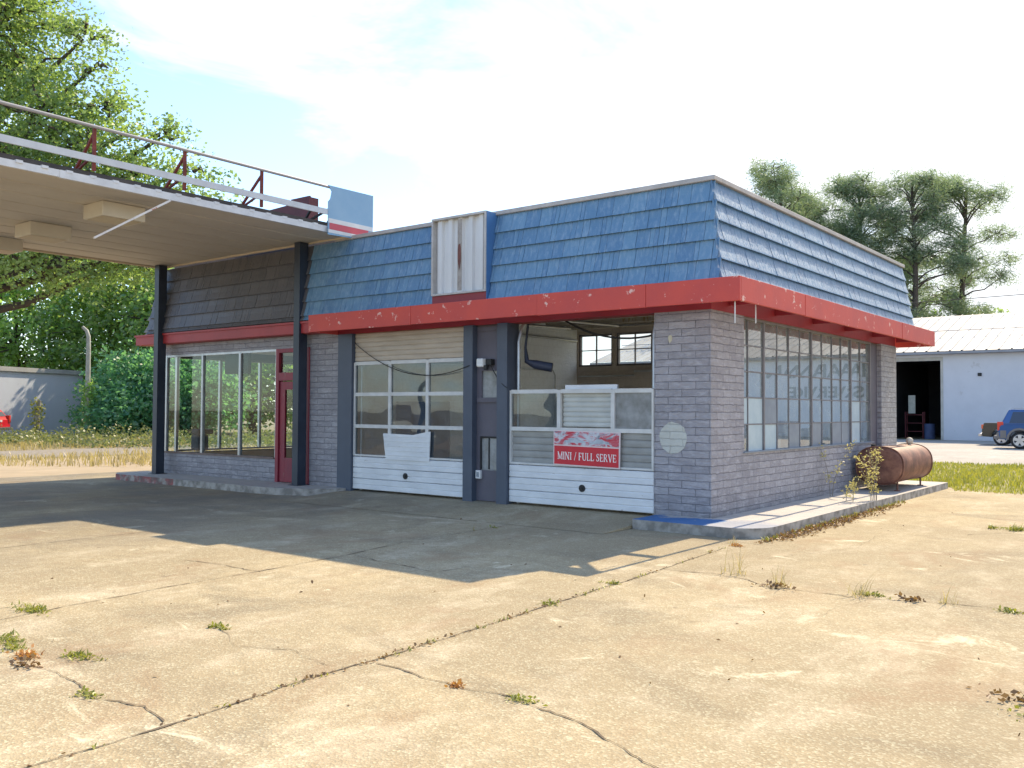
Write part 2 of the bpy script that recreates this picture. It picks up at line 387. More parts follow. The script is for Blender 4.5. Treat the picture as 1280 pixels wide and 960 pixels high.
# ------------------------------------------------------------------ ground
def sheet(name, pts, z, mat, sub=None, **kw):
    mb = MB(); mb.add([(x, y, z) for x, y in pts], [tuple(range(len(pts)))]); return put(name, mb, mat, kind='structure', **kw)
sheet('ground', [(-900,-300),(900,-300),(900,1500),(-900,1500)], -.012, DIRT)
sheet('sandy_shoulder', [(-23.5,-60),(-16,-60),(-15.9,12),(-23.5,12)], -.008, SAND)
sheet('gravel_path', [(-29.5,-60),(-24.3,-60),(-24.3,14),(-29.5,14)], -.006, GRAVEL)
# concrete lot, cut so the raised apron and walkway sit on it
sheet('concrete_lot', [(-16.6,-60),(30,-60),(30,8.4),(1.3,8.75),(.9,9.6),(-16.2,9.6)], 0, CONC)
sheet('side_driveway', [(-9.5,19.2),(60,19.0),(60,44.4),(-30,44.4),(-30,22),(-12,20)], -.004, PALE_CONC)
ap = MB()
ap.add([(-7.4,-1.5,.004),(-.8,-1.5,.004),(-.8,.3,.105),(-7.4,.3,.105),(-.8,.3,0),(-7.4,.3,0)], [(0,1,2,3),(1,4,2),(0,3,5)])
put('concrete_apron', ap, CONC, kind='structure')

def strip(mb, pts, w, z=.005, jit=.35):
    L = []
    # subdivide with jitter
    for (a, b) in zip(pts[:-1], pts[1:]):
        a = Vector((*a, 0)); b = Vector((*b, 0)); n = max(2, int((b-a).length/.045))
        L += [a.lerp(b, i/n) for i in range(n)]
    L.append(Vector((*pts[-1], 0)))
    prev = None; side = None
    for i, p in enumerate(L):
        t = (L[min(i+1, len(L)-1)]-L[max(i-1, 0)]).normalized(); nrm = Vector((-t.y, t.x, 0))
        off = (noise.noise(p*2.1)*.05 + noise.noise(p*6)*.026 + noise.noise(p*19)*.014)*jit
        ww = w*max(.12, .10 + .75*abs(noise.noise(p*2.3+Vector((7,0,0)))) + .5*noise.noise(p*15))
        q = p + nrm*off
        cur = (q+nrm*ww/2, q-nrm*ww/2)
        if prev is not None:
            mb.add([(prev[0].x,prev[0].y,z),(prev[1].x,prev[1].y,z),(cur[1].x,cur[1].y,z),(cur[0].x,cur[0].y,z)], [(0,1,2,3)])
        prev = cur
cr = MB()
J1=[(1.3,-12.5),(1.28,-8.79),(1.21,-7.97),(1.22,-7.43),(1.20,-6.68),(1.17,-5.93),(1.12,-5.14),(1.08,-3.99),(.92,-1.6)]
J2=[(-1.75,-12),(-1.77,-8.42),(-1.86,-7.77),(-1.94,-7.0),(-1.97,-5.95),(-2.05,-4.82),(-2.24,-3.67),(-2.28,-1.62)]
strip(cr, J1, .036, jit=.35); strip(cr, J2, .03, jit=.4)
strip(cr, [(-5.4,-14),(-5.45,-6),(-5.5,-1.62)], .03)
for P_, w in (([(-1.9,-4.73),(-1.28,-4.81),(-.61,-4.86),(-.55,-4.39)], .035), ([(-3.17,-6.05),(-2.52,-5.96),(-1.94,-5.95)], .03),
    ([(1.28,-7.47),(1.51,-7.45),(1.79,-7.47),(2.05,-7.52),(2.36,-7.47),(2.56,-7.52),(2.9,-7.56),(3.6,-7.9)], .035),
    ([(-1.7,-8.9),(-.35,-9.01),(-.36,-8.85),(-.13,-8.83),(.22,-8.86),(.55,-8.91),(.92,-8.84),(1.21,-8.87)], .032),
    ([(1.06,-3.3),(1.53,-3.2),(1.95,-3.29),(2.2,-3.44),(2.66,-3.48),(3.06,-3.46),(3.65,-3.23),(4.0,-3.21),(4.5,-3.3)], .04),
    ([(-.25,-7.57),(.25,-7.74),(.6,-7.6),(1.08,-7.68)], .016), ([(2.9,1.5),(3.2,2.0),(4.4,2.3)], .03),
    ([(1.6,-2.0),(2.1,-.6),(2.0,.6),(2.6,1.2)], .014), ([(2.3,-5.2),(3.0,-4.4),(3.1,-3.46)], .012),
    ([(-4.4,-5.6),(-3.8,-6.4),(-3.9,-7.4),(-3.0,-8.2)], .014)):
    strip(cr, P_, w*.8, jit=1.0)
put('pavement_joints', cr, CRACK, kind='structure')

# walkway with rounded outer corner
wk = MB()
def walkpoly(pts, z0, z1):
    wk.prism(pts, 'z', z0, z1)
arc = [(1.02-.5+.5*math.cos(a), -.78+.5+.5*math.sin(a)) for a in [R(-90+i*11.25) for i in range(9)]]
walkpoly([(-.79,-.78)] + arc + [(1.02,9.1),(.02,9.1),(.02,-.004),(-.79,-.004)], -.05, .13)
walkpoly([(-14.25,-.72),(-13.9,-.95),(-9.0,-.95),(-8.3,-.88),(-7.7,-.6),(-7.38,-.25),(-7.3,-.004),(-14.25,-.004)], -.05, .13)
walk = put('walkway', wk, WALK, kind='structure', bevel=.02)

# ------------------------------------------------------------------ service station building
st = thing('service_station', 'grey block service station with blue shake mansard roof and red fascia band', 'building', (-6.5,4.5,0))
wall = MB()
wall.add([(-.88,0,0),(0,0,0),(0,1.1,0),(-.25,1.1,0),(-.25,.25,0),(-.88,.25,0),(-.88,0,3),(0,0,3),(0,1.1,3),(-.25,1.1,3),(-.25,.25,3),(-.88,.25,3)],
    [(0,1,7,6),(1,2,8,7),(2,3,9,8),(3,4,10,9),(4,5,11,10),(5,0,6,11),(0,5,4,3,2,1),(6,7,8,9,10,11)])
put('corner_pier', wall, BRICK, st)
for nm, bx in (('wall', (-.25,0,1.1,7.36,0,.98)), ('wall', (-8.45,-7.58,0,.25,0,3.3)), ('knee_wall', (-13.62,-9.50,0,.22,0,.58)), ('wall', (-13.62,-8.45,0,.22,2.80,3.3))):
    wall = MB(); wall.box(*bx); put(nm, wall, BRICK, st)
c = MB(); c.box(-.25, .03, 7.9, 9.0, 0, 3.0); put('column', c, BRICK_COL, st)
c = MB(); c.box(-.2, -.06, 7.36, 7.9, 0, 3.0); put('jamb_panel', c, PLUM, st)
inn = MB()
inn.box(-8.1, -5.62, 8.8, 9.0, 0, 2.76); inn.box(-5.62, -4.4, 8.8, 9.0, 0, 2.76); inn.box(-.5,-.25,8.8,9.0,0,2.76)  # rear bay opening added out of view so sun fills the interior
inn.box(-8.1, -8.06, 8.8, 9.0, 2.76, 4.1); inn.box(-7.0, -6.88, 8.8, 9.0, 2.76, 3.62); inn.box(-5.82, -5.66, 8.8, 9.0, 2.76, 3.62)
inn.box(-4.6, -.25, 8.8, 9.0, 2.76, 4.1); inn.box(-8.06, -4.6, 8.8, 9.0, 3.62, 4.1)
put('back_wall', inn, BRICK_BROWN, st)
pt = MB(); pt.box(-8.3, -8.1, .25, 9.0, 0, 4.1); pt.box(-8.1,-7.58,.25,.33,.0,4.1)
put('partition_wall', pt, BRICK_IN, st)
iw = MB(); iw.box(-.3,-.252,.25,1.1,.1,4.1); iw.box(-.3,-.252,7.36,8.8,.1,4.1); iw.box(-.3,-.252,1.1,7.36,3.0,4.1)
put('inner_lining', iw, BRICK_IN, st)
fl = MB(); fl.box(-14.0, -.26, .3, 8.8, -.02, .1); put('floor_slab', fl, FLOOR, st)
ce = MB(); ce.box(-8.1, -.26, .26, 8.8, 4.0, 4.1); ce.box(-13.5,-8.3,.25,4.5,2.95,3.05)
for i in range(9): ce.box(-8.1, -.3, .7+i*.95, .78+i*.95, 3.72, 4.0)
put('ceiling', ce, CEIL, st)
rf = MB(); rf.box(-14.3, .1, .2, 9.3, 4.3, 4.42); put('roof', rf, ROOFM, st)
# office shell
of = MB(); of.box(-13.62, -8.3, 4.5, 4.7, 0, 3.3); of.box(-13.62,-13.42,.22,4.5,0,.58); of.box(-13.62,-13.42,.22,4.5,2.80,3.3); of.box(-13.62,-13.42,3.8,4.5,.58,2.8)
put('office_wall', of, M('office_wall_paint', (.16,.19,.2), (.12,.145,.15), 2), st)
# red beam on top of the walls
be = MB()
be.box(-7.7, .012, -.012, .26, 3.0, 3.32); be.box(-.26, .012, .26, 9.0, 3.0, 3.32)
put('lintel_beam', be, REDD, st)
# fascia board: open slot behind it lets the sun through
fx, fy = .735, -.71
cuts = [-7.65, -5.05, -2.45, -.62, fx]
for i in range(4):
    fa = MB(); dy = (.0,.004,-.003,.0)[i]; fa.box(cuts[i]+(.002 if i else 0), cuts[i+1]-(.002 if i < 3 else 0), fy+dy, fy+.045+dy, 3.0+(.0,.004,-.004,.0)[i], 3.315); put('fascia_board', fa, RED, st, bevel=.006)
cuts = [fy+.045, 1.6, 4.2, 6.8, 9.32]
for i in range(4):
    fa = MB(); dx = (0,.004,-.002,.003)[i]; fa.box(fx-.045+dx, fx+dx, cuts[i]+.002, cuts[i+1]-.002, 3.0+(0,-.004,.003,0)[i], 3.315); put('fascia_board', fa, RED, st, bevel=.006)
fa = MB(); fa.box(-.3, fx-.048, 9.28, 9.318, 3.0, 3.315); put('fascia_board', fa, RED, st, bevel=.006)
fa = MB(); fa.box(-7.65, -7.61, fy+.047, -.02, 3.0, 3.315); put('fascia_board', fa, RED, st, bevel=.006)
fo = MB(); fo.box(-14.35, -7.66, -.27, -.22, 3.05, 3.26); fo.box(-14.35,-14.30,-.22,4.9,3.05,3.26); fo.box(-14.30,-7.66,-.22,-.004,3.04,3.07); fo.box(-14.37,-7.66,-.30,-.271,3.235,3.275)
put('office_fascia', fo, M('office_fascia_paint', (.40,.035,.04), (.33,.03,.035), 2, .5, bmp=.2), st)
for i in range(6):
    orr = MB(); orr.box(-7.0+i*1.3, -6.94+i*1.3, fy+.05, -.015, 3.10, 3.2); put('outrigger', orr, REDD, st)
    orr = MB(); orr.box(.015, fx-.05, .55+i*1.7, .61+i*1.7, 3.10, 3.2); put('outrigger', orr, REDD, st)
orr = MB(); orr.bar((.02,-.02,3.15), (fx-.06, fy+.06, 3.15), .07, .1); put('outrigger', orr, REDD, st)
for bx in ((.62,.632,-.62,-.608,2.72,3.02), (.628,.64,.02,.032,2.77,3.02)):
    hs = MB(); hs.box(*bx); put('hanging_strap', hs, GALV, st)

# mansard: courses of metal shakes
ZB, ZT = 3.30, 4.76
def off(z): # overhang as function of height
    return .26 + (.05-.26)*(z-ZB)/(ZT-ZB)
NC = 5
def courses(P, u0, u1, trim0, trim1, base, rnd, skip=None, z_lo=3.06):
    """P(u, out, z) -> world; u range may widen with overhang through trim flags"""
    mb = base; h = (ZT-ZB)/ (NC+.35)
    zs = [ZT - i*h for i in range(NC+2)]
    for i in range(NC+1):
        zt = zs[i]; zb = max(zs[i+1]-.02, ZB-.01)
        a = u0 - (off(zb)-.05)*trim0 - .05*trim0; b = u1 + (off(zb)-.05)*trim1 + .05*trim1
        u = a + rnd.uniform(-.1, 0)
        while u < b:
            w = rnd.choice((.07,.09,.12,.2,.22,.28)); uu0 = max(a, u); uu1 = min(b, u+w-.005)
            u += w
            if uu1-uu0 < .015: continue
            if skip and skip(uu0, uu1, zt): continue
            j = rnd.uniform(0, .007); k = rnd.random(); zz = zb
            ot = off(zt)+.004; om = off((zt+zb)/2)+.014+j; ob = off(zb)+.042+j
            zm = (zt+zb)/2
            e = .009
            p = [P(uu0,ot,zt),P(uu1,ot,zt),P(uu0,om,zm),P(uu1,om,zm),P(uu0,ob,zz),P(uu1,ob,zz),P(uu0,off(zb)-.01,zz),P(uu1,off(zb)-.01,zz),
                 P(uu0,off(zm)-.01,zm),P(uu1,off(zm)-.01,zm),P(uu0,off(zt)-.01,zt),P(uu1,off(zt)-.01,zt)]
            n0 = len(mb.f)
            mb.add(p, [(0,1,3,2),(2,3,5,4),(4,5,7,6),(0,2,8,10),(2,4,6,8),(1,11,9,3),(3,9,7,5)])
            kk = k*.98+.01; mb.var += [kk, kk+1, kk, kk, kk+1, kk, kk+1]
rnd = random.Random(5)
SB0, SB1 = -4.95, -3.73     # gap for the sign cabinet and its flat flashing
for fn, a_, b_, t0_, t1_, sm_ in ((lambda u,o,z: (u,-o,z), -8.3, SB0, 0, 0, SHAKE), (lambda u,o,z: (u,-o,z), SB1, 0, 0, 1, SHAKE), (lambda u,o,z: (o,u,z), 0, 9.35, 1, 1, SHAKE_WORN_GLINT)):
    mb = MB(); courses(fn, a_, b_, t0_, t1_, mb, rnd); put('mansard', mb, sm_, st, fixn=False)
mb = MB()
courses(lambda u,o,z: (u,-o,z), -13.6, -8.31, 1, 0, mb, rnd)
def offl(o): return -13.6 - (o-.05)*3.6
courses(lambda u,o,z: (offl(o),u,z), 0, 4.8, 0, 1, mb, rnd)
put('office_mansard', mb, SHAKE_GREY, st, fixn=False)
op = MB(); op.box(-13.5,-7.67,.165,.2,ZT-.2,5.02); put('office_parapet', op, ROOFM, st)
bk = MB()   # backing of the mansard, closed behind the shakes
def frus(x0,x1,y0,y1, dl):
    ob, ot = .245, .038
    b = [(x0-(ob*dl),y0-ob,ZB),(x1+ob,y0-ob,ZB),(x1+ob,y1+ob,ZB),(x0-ob*dl,y1+ob,ZB)]
    t = [(x0-ot*dl,y0-ot,ZT),(x1+ot,y0-ot,ZT),(x1+ot,y1+ot,ZT),(x0-ot*dl,y1+ot,ZT)]
    # open U: left, front and right legs, each a closed slab
    def slab(p0,p1,q0,q1,inx,iny):
        a_ = [Vector(p) for p in (p0,p1,q0,q1)]; n_ = Vector((inx,iny,0))
        bk.hexa([a_[0],a_[1],a_[1]+n_,a_[0]+n_,a_[2],a_[3],a_[3]+n_,a_[2]+n_])
    slab(b[0],b[1],t[0],t[1],0,.2); slab(b[1],b[2],t[1],t[2],-.2,0); slab(b[3],b[0],t[3],t[0],.2,0)
frus(-13.6, 0, 0, 9.35, 1)
bk.box(-13.4,-.2,8.8,9.0,4.1,ZT); put('mansard_backing', bk, M('blue_flashing', (.075,.20,.42), (.06,.16,.36), 3, .45, spots=(.55,.6,.66), spotscale=12, spotlevel=.73), st)
cp = MB()
cp.box(-7.66, .105, -.10, .16, ZT, ZT+.07); cp.box(-.15, .105, .16, 9.46, ZT, ZT+.07); cp.box(-13.5,-.15,8.78,9.02,ZT,ZT+.07); cp.box(-13.7,-13.5,.16,9.2,ZT,ZT+.07)
put('parapet_cap', cp, CAPM, st, bevel=.01)

# side steel window (right wall)
wi = thing_w = D.objects.new('side_window', None)
wm = MB()
ys = [1.12,1.36,1.94,2.50,3.00,3.50,4.03,4.58,5.11,5.62,6.16,6.76,7.34]
zs = [1.0,1.40,1.80,2.19,2.58,2.985]
thick = {1.94, 4.03, 6.16}
for y in ys:
    t = .024 if y in thick else .010
    if y == ys[0]: wm.box(-.10,-.02,y-.02,y+.02,1.0,3.0)
    elif y == ys[-1]: wm.box(-.10,-.02,y-.02,y+.02,1.0,3.0)
    else: wm.box(-.075,-.048 if t < .02 else -.034,y-t,y+t,1.0,2.995)
for z in zs[1:-1]: wm.box(-.073,-.051,1.14,7.32,z-.010,z+.010)
wm.box(-.10,-.02,1.14,7.32,2.965,3.0)
win = put('side_window', wm, WSTEEL, st)
gp = MB(); r2 = random.Random(3)
for i in range(12):
    for k in range(5):
        y0, y1, z0, z1 = ys[i], ys[i+1], zs[k], zs[k+1]
        tx = -.062 + r2.uniform(-.004,.004); dx = r2.uniform(-.006,.006)
        q = [(tx,y0,z0),(tx+dx,y1,z0),(tx+dx,y1,z1),(tx,y0,z1)]
        pale = (k == 0 and i in (1,2)) or (k == 1 and i in (0,1)) or (i == 10 and k in (0,1))
        grey = (k == 0 and i in (4,6,8)) or (k == 1 and i == 2) or (k==0 and i==9)
        if pale or grey:
            one = MB(); one.add(q, [(0,1,2,3)]); put('painted_pane' if pale else 'dusty_pane', one, PANE_PALE if pale else PANE_GREY, win, fixn=False)
        else: gp.add(q, [(0,1,2,3)])
put('glass', gp, GLASS_SIDE, win, fixn=False)
sl = MB(); sl.box(-.26,.03,1.06,7.40,.982,1.0); put('sill', sl, SILL, win)
D.objects.remove(wi)

# rear clerestory windows
DUSTY = glass_mat('dusty_glass', (.9,.95,.93), .6, haze=.08, hazecol=(.7,.75,.72))
for x0, x1, z0, z1 in ((-8.06,-7.0,2.76,3.62),(-6.88,-5.82,2.76,3.62),(-5.66,-4.6,2.76,3.62)):
    bw = MB(); zm = (z0+z1)/2
    for a,b,cc,dd in ((x0,x0+.05,z0,z1),(x1-.05,x1,z0,z1),(x0+.05,x1-.05,z0,z0+.05),(x0+.05,x1-.05,z1-.05,z1)): bw.box(a,b,8.84,8.93,cc,dd)
    bw.box((x0+x1)/2-.012,(x0+x1)/2+.012,8.86,8.91,z0+.05,z1-.05); bw.box(x0+.05,x1-.05,8.865,8.905,zm-.012,zm+.012)
    bwo = put('rear_window', bw, WSTEEL, st)
    bg = MB(); bg.add([(x0,8.885,z0),(x1,8.885,z0),(x1,8.885,z1),(x0,8.885,z1)], [(0,1,2,3)])
    put('glass', bg, DUSTY, bwo, fixn=False)

# garage doors
def ribbed(mb, x0, x1, z0, z1, y, ribs, d=.025):
    """horizontal grooved panel facing -y"""
    hh = (z1-z0)/ribs
    prof = []
    for i in range(ribs):
        a = z0+i*hh
        prof += [(y+.012, a), (y-.0, a+.012), (y-.004, a+hh*.5), (y-.0, a+hh-.012), (y+.012, a+hh)]
    prof += [(y+.04, z1), (y+.04, z0)]
    mb.prism(prof, 'x', x0, x1)
def door_white(parent, x0, x1, hx):
    mb = MB()
    hh = .2
    for i in range(3):
        a = .128+i*hh; b = a+hh-.006
        prof = [(.0,a),(-.012,a+.01),(-.012,a+.075),(-.004,a+.085),(-.004,a+.092),(-.012,a+.1),(-.012,b-.01),(0,b),(.045,b),(.045,a)]
        mb.prism(prof, 'x', x0, x1)
    put('bottom_panel', mb, DOORWHITE, parent)
    ho = MB()
    bm = bmesh.new(); bmesh.ops.create_cone(bm, cap_ends=True, segments=20, radius1=.055, radius2=.055, depth=.012)
    ho.bm(bm, False, Matrix.Translation((hx,-.019,.42)) @ Matrix.Rotation(R(90),4,'X'))
    bm = bmesh.new(); bmesh.ops.create_cone(bm, cap_ends=True, segments=12, radius1=.018, radius2=.018, depth=.03)
    ho.bm(bm, False, Matrix.Translation((hx,-.03,.42)) @ Matrix.Rotation(R(90),4,'X'))
    put('lock_port', ho, BLACK, parent)
# bay one: closed
X0, X1 = -7.18, -4.45
g1 = MB(); mx = [X0, -6.24, -5.32, X1]; zz = [.735, 1.285, 1.87, 2.44]
for x in mx: g1.box(x-.032 if x != X0 else x, x+.032 if x != X1 else x, -.012, .045, zz[0], zz[-1]+.02)
for z in zz:
    for i in range(3): g1.box(mx[i]+.032, mx[i+1]-.032, -.010, .045, z-.032 if z != zz[0] else z, z+.032)
gd = put('garage_door', g1, DOORFRAME, st, label='closed garage door with nine panes and white bottom panel')
p = MB(); ribbed(p, X0, X1, 2.48, 3.0, .02, 6); put('top_panel', p, RIBTAN, gd)
door_white(gd, X0, X1, -5.82)
gl = MB()
for i in range(3):
    for k in range(3): gl.add([(mx[i],.018,zz[k]),(mx[i+1],.018,zz[k]),(mx[i+1],.018,zz[k+1]),(mx[i],.018,zz[k+1])], [(0,1,2,3)])
put('panes', gl, GLASS_DOOR, gd, fixn=False)
pa = MB()   # loose ribbed sheet patching the broken pane
px = [(-6.37,1.165),(-6.30,.70),(-5.24,.70),(-5.215,1.215),(-5.34,1.20),(-5.62,1.15)]
pa.prism(px, 'y', -.035, -.016)
for i in range(1,6):
    z = .70+i*.083; pa.box(-6.30-.01*i, -5.23, -.041, -.036, z-.012, z+.012)
put('patch_sheet', pa, DOORWHITE, gd, bevel=.003)
# bay two: lower sections only
X0, X1 = -3.50, -.885
g2 = MB(); mx = [X0, -2.54, -1.57, X1]; zz = [.735, 1.30, 1.89]
for x in mx: g2.box(x-.032 if x != X0 else x, x+.032 if x != X1 else x, -.012, .045, zz[0], zz[-1]+.02)
for z in zz:
    for i in range(3): g2.box(mx[i]+.032, mx[i+1]-.032, -.010, .045, z-.032 if z != zz[0] else z, z+.03)
gd2 = put('garage_door', g2, DOORFRAME, st, label='short garage door left open above with red banner')
door_white(gd2, X0, X1, -2.1)
gl = MB()
for i in (0,): gl.add([(mx[i],.018,zz[1]),(mx[i+1],.018,zz[1]),(mx[i+1],.018,zz[2]),(mx[i],.018,zz[2])], [(0,1,2,3)])
put('panes', gl, GLASS_DOOR, gd2, fixn=False)
gl = MB(); gl.add([(mx[2],.018,zz[1]),(mx[3],.018,zz[1]),(mx[3],.018,zz[2]),(mx[2],.018,zz[2])], [(0,1,2,3)])
put('frosted_pane', gl, GLASS_FROST, gd2, fixn=False)
rb = MB(); ribbed(rb, -2.5, -1.61, 1.34, 1.87, .06, 7)
put('pale_panel', rb, M('pale_rib_panel', (.55,.56,.53), (.45,.46,.44), 3, .5), gd2)
rb = MB()
for i in range(3): ribbed(rb, mx[i]+.03, mx[i+1]-.03, .74, 1.27, .035, 5)
put('grey_panel', rb, M('grey_rib_panel', (.36,.36,.35), (.26,.26,.25), 3, .5), gd2)
tp = MB(); tp.box(-2.46,-1.53,.05,.09,1.90,1.985); put('raised_section', tp, DOORWHITE, gd2)
# tracks
for x in (-3.42, -.95, -7.1, -4.52):
    tk = MB(); tk.tube([(x,.12,.1),(x,.12,2.7),(x,.2,2.95),(x,.45,3.12),(x,3.2,3.2)], .028, 6); put('door_track', tk, ALU, st)
tk = MB(); tk.tube([(-3.42,3.2,3.2),(-.95,3.2,3.2)], .02, 6); put('door_track', tk, ALU, st)

# pilasters and centre pier
pl = MB()
pl.box(-7.57,-7.19,-.06,.24,0,3.0); put('pilaster', pl, SLATE, st)
pl = MB(); pl.box(-4.44,-4.24,-.07,.24,0,3.0); put('pilaster', pl, SLATE, st)
pl = MB(); pl.box(-3.72,-3.51,-.07,.24,0,3.0); put('pilaster', pl, SLATE, st)
pl = MB()
pl.box(-4.24,-3.72,.05,.10,.1,.60); pl.box(-4.24,-3.72,.05,.10,1.16,1.74); pl.box(-4.24,-3.72,.05,.10,2.24,3.0)
pl.box(-4.24,-4.17,.05,.10,.60,1.16); pl.box(-3.79,-3.72,.05,.10,.60,1.16); pl.box(-4.24,-4.14,.05,.10,1.74,2.24); pl.box(-3.82,-3.72,.05,.10,1.74,2.24)
pl.box(-4.22,-3.74,.02,.05,1.72,1.80); pl.box(-4.22,-3.74,.035,.05,2.9,2.98)
pd = put('pier_panel', pl, PLUM, st)
pl = MB(); pl.box(-4.17,-3.79,.06,.09,1.13,1.16); pl.box(-4.17,-4.145,.06,.09,.62,1.13); pl.box(-3.815,-3.79,.06,.09,.62,1.13); pl.box(-4.0,-3.98,.065,.085,.62,1.13)
put('slot_frame', pl, BLACK, pd)
for z0, z1, xa, xb in ((.6,1.14,-4.17,-3.79),(1.74,2.24,-4.14,-3.82)):
    pl = MB(); pl.add([(xa,.08,z0),(xb,.08,z0),(xb,.08,z1),(xa,.08,z1)],[(0,1,2,3)]); put('slot_glass', pl, GLASS_FROST, pd, fixn=False)

# office storefront
ow = MB()
oy0, oy1 = .0, .07
for x, w in ((-13.5,.03),(-12.08,.03),(-10.72,.032),(-9.50,.02)): ow.box(x-w, x+w, oy0, oy1, .60, 2.80)
for a, b in ((-13.47,-12.11),(-12.05,-10.752),(-10.688,-9.52)):
    ow.box(a, b, oy0+.004, oy1-.004, 2.755, 2.80)
off_w = put('office_window', ow, ALU, st)
g = MB()
for a, b in ((-13.5,-12.08),(-12.08,-10.72),(-10.72,-9.5)): g.add([(a,.035,.6),(b,.035,.6),(b,.035,2.78),(a,.035,2.78)],[(0,1,2,3)])
put('glass', g, GLASS, off_w, fixn=False)
g = MB(); g.box(-13.5,-9.52,-.03,.1,.582,.62); put('sill', g, M('office_sill', (.16,.11,.10), (.22,.17,.15), 6), off_w)
sw = MB()
for y in (.3, 1.45, 2.6, 3.75): sw.box(-13.57,-13.5,y-.03,y+.03,.6,2.8)
for a,b in ((.33,1.42),(1.48,2.57),(2.63,3.72)): sw.box(-13.56,-13.51,a,b,2.75,2.8); sw.box(-13.56,-13.51,a,b,.6,.64)
so = put('office_side_window', sw, ALU, st)
g = MB()
for a,b in ((.3,1.45),(1.45,2.6),(2.6,3.75)): g.add([(-13.53,a,.6),(-13.53,b,.6),(-13.53,b,2.8),(-13.53,a,2.8)],[(0,1,2,3)])
put('glass', g, GLASS, so, fixn=False)
# entry door
dr = MB()
dr.box(-9.48,-9.39,-.02,.09,.13,2.80); dr.box(-8.53,-8.45,-.02,.09,.13,2.80); dr.box(-9.39,-8.53,-.018,.09,2.72,2.80); dr.box(-9.39,-8.53,-.018,.09,2.16,2.32)
ed = put('entry_door', dr, REDDOOR, st)
lf = MB(); lf.box(-9.37,-9.22,.01,.06,.14,2.14); lf.box(-8.67,-8.55,.01,.06,.14,2.14); lf.box(-9.22,-8.67,.012,.058,1.98,2.14); lf.box(-9.22,-8.67,.012,.058,.14,.62)
lfo = put('door_leaf', lf, REDDOOR, ed)
h = MB(); h.tube([(-8.61,-.03,1.0),(-8.61,-.03,1.3)], .014, 8); h.box(-8.62,-8.60,-.03,.012,1.02,1.05); h.box(-8.62,-8.60,-.03,.012,1.25,1.28)
g = MB(); g.add([(-9.22,.035,.62),(-8.67,.035,.62),(-8.67,.035,1.98),(-9.22,.035,1.98)],[(0,1,2,3)]); put('door_glass', g, GLASS, ed, fixn=False)
g = MB(); g.add([(-9.39,.03,2.32),(-8.53,.03,2.32),(-8.53,.03,2.72),(-9.39,.03,2.72)],[(0,1,2,3)]); put('transom_glass', g, GLASS, ed, fixn=False)
put('handle', h, ALU, ed)

# pale bare disc left on the corner pier
def disc(mb, cx, cz, rx, rz, y0, y1, n=26, seed=1, jag=.05):
    rr = random.Random(seed)
    mb.prism([(cx+rx*(1+rr.uniform(-jag,jag))*math.cos(2*math.pi*i/n), cz+rz*(1+rr.uniform(-jag,jag))*math.sin(2*math.pi*i/n)) for i in range(n)], 'y', y0, y1)
d_ = MB(); disc(d_, -.575, 1.215, .215, .222, -.006, .003, 26, 4)
put('wall_disc', d_, brick_mat('bare_block', (.50,.51,.47), (.54,.55,.51), (.34,.34,.33)), st)
d_ = MB(); disc(d_, -.62, 2.62, .035, .06, -.006, .003, 9, 8, .3); put('paint_chip', d_, M('chip', (.6,.56,.42)), st)

# ------------------------------------------------------------------ things fixed to the building
sc_ = thing('sign_cabinet', 'empty white metal sign cabinet with corrugated back on the blue mansard', 'sign', (-4.2,-.35,3.4))
x0, x1, yf = -4.93, -3.74, -.345
f = MB(); f.box(x0,x0+.035,yf,-.02,3.50,4.80); f.box(x1-.035,x1-.004,yf,-.02,3.50,4.80); f.box(x0+.035,x1-.035,yf,-.02,4.765,4.80); f.box(x0+.035,x1-.035,yf,-.02,3.50,3.53)
put('cabinet_frame', f, M('cabinet_metal', (.55,.53,.51), (.42,.40,.38), 6, .5), sc_)
f = MB(); f.box(x1-.004,x1+.003,yf+.02,.0,3.33,4.795); put('painted_side', f, D.materials['blue_flashing'], sc_)
f = MB(); prof = []
n = 5; w = (x1-x0-.07)/n; yp = -.236
for i in range(n):
    a = x0+.035+i*w; prof += [(a,yp),(a+w*.22,yp),(a+w*.30,yp-.05),(a+w*.66,yp-.05),(a+w*.74,yp)]
prof += [(x1-.035,yp),(x1-.035,yp+.04),(x0+.035,yp+.04)]
f.prism(prof, 'z', 3.53, 4.765)
pan = put('corrugated_panel', f, M('cabinet_panel', (.70,.71,.72), (.60,.61,.62), 3, .4, stretch=(1,1,.3)), sc_)
cx5 = x0+.035+2*w+w*.48
f = MB(); f.box(cx5-.05,cx5+.04,yp-.056,yp-.05,3.56,4.74); put('worn_strip', f, M('worn', (.42,.39,.36), (.25,.22,.2), 9, .7), sc_)
f = MB(); disc(f, cx5-.01, 4.13, .035, .20, yp-.062, yp-.0565, 12, 5, .2); put('rust_patch', f, M('rustp', (.20,.075,.06), (.11,.05,.045), 9), sc_)
f = MB(); f.box(x0,x1-.004,yf+.03,-.2,3.325,3.497); put('cabinet_base', f, M('cabinet_base_red', (.33,.06,.07), (.26,.05,.06), 3), sc_)

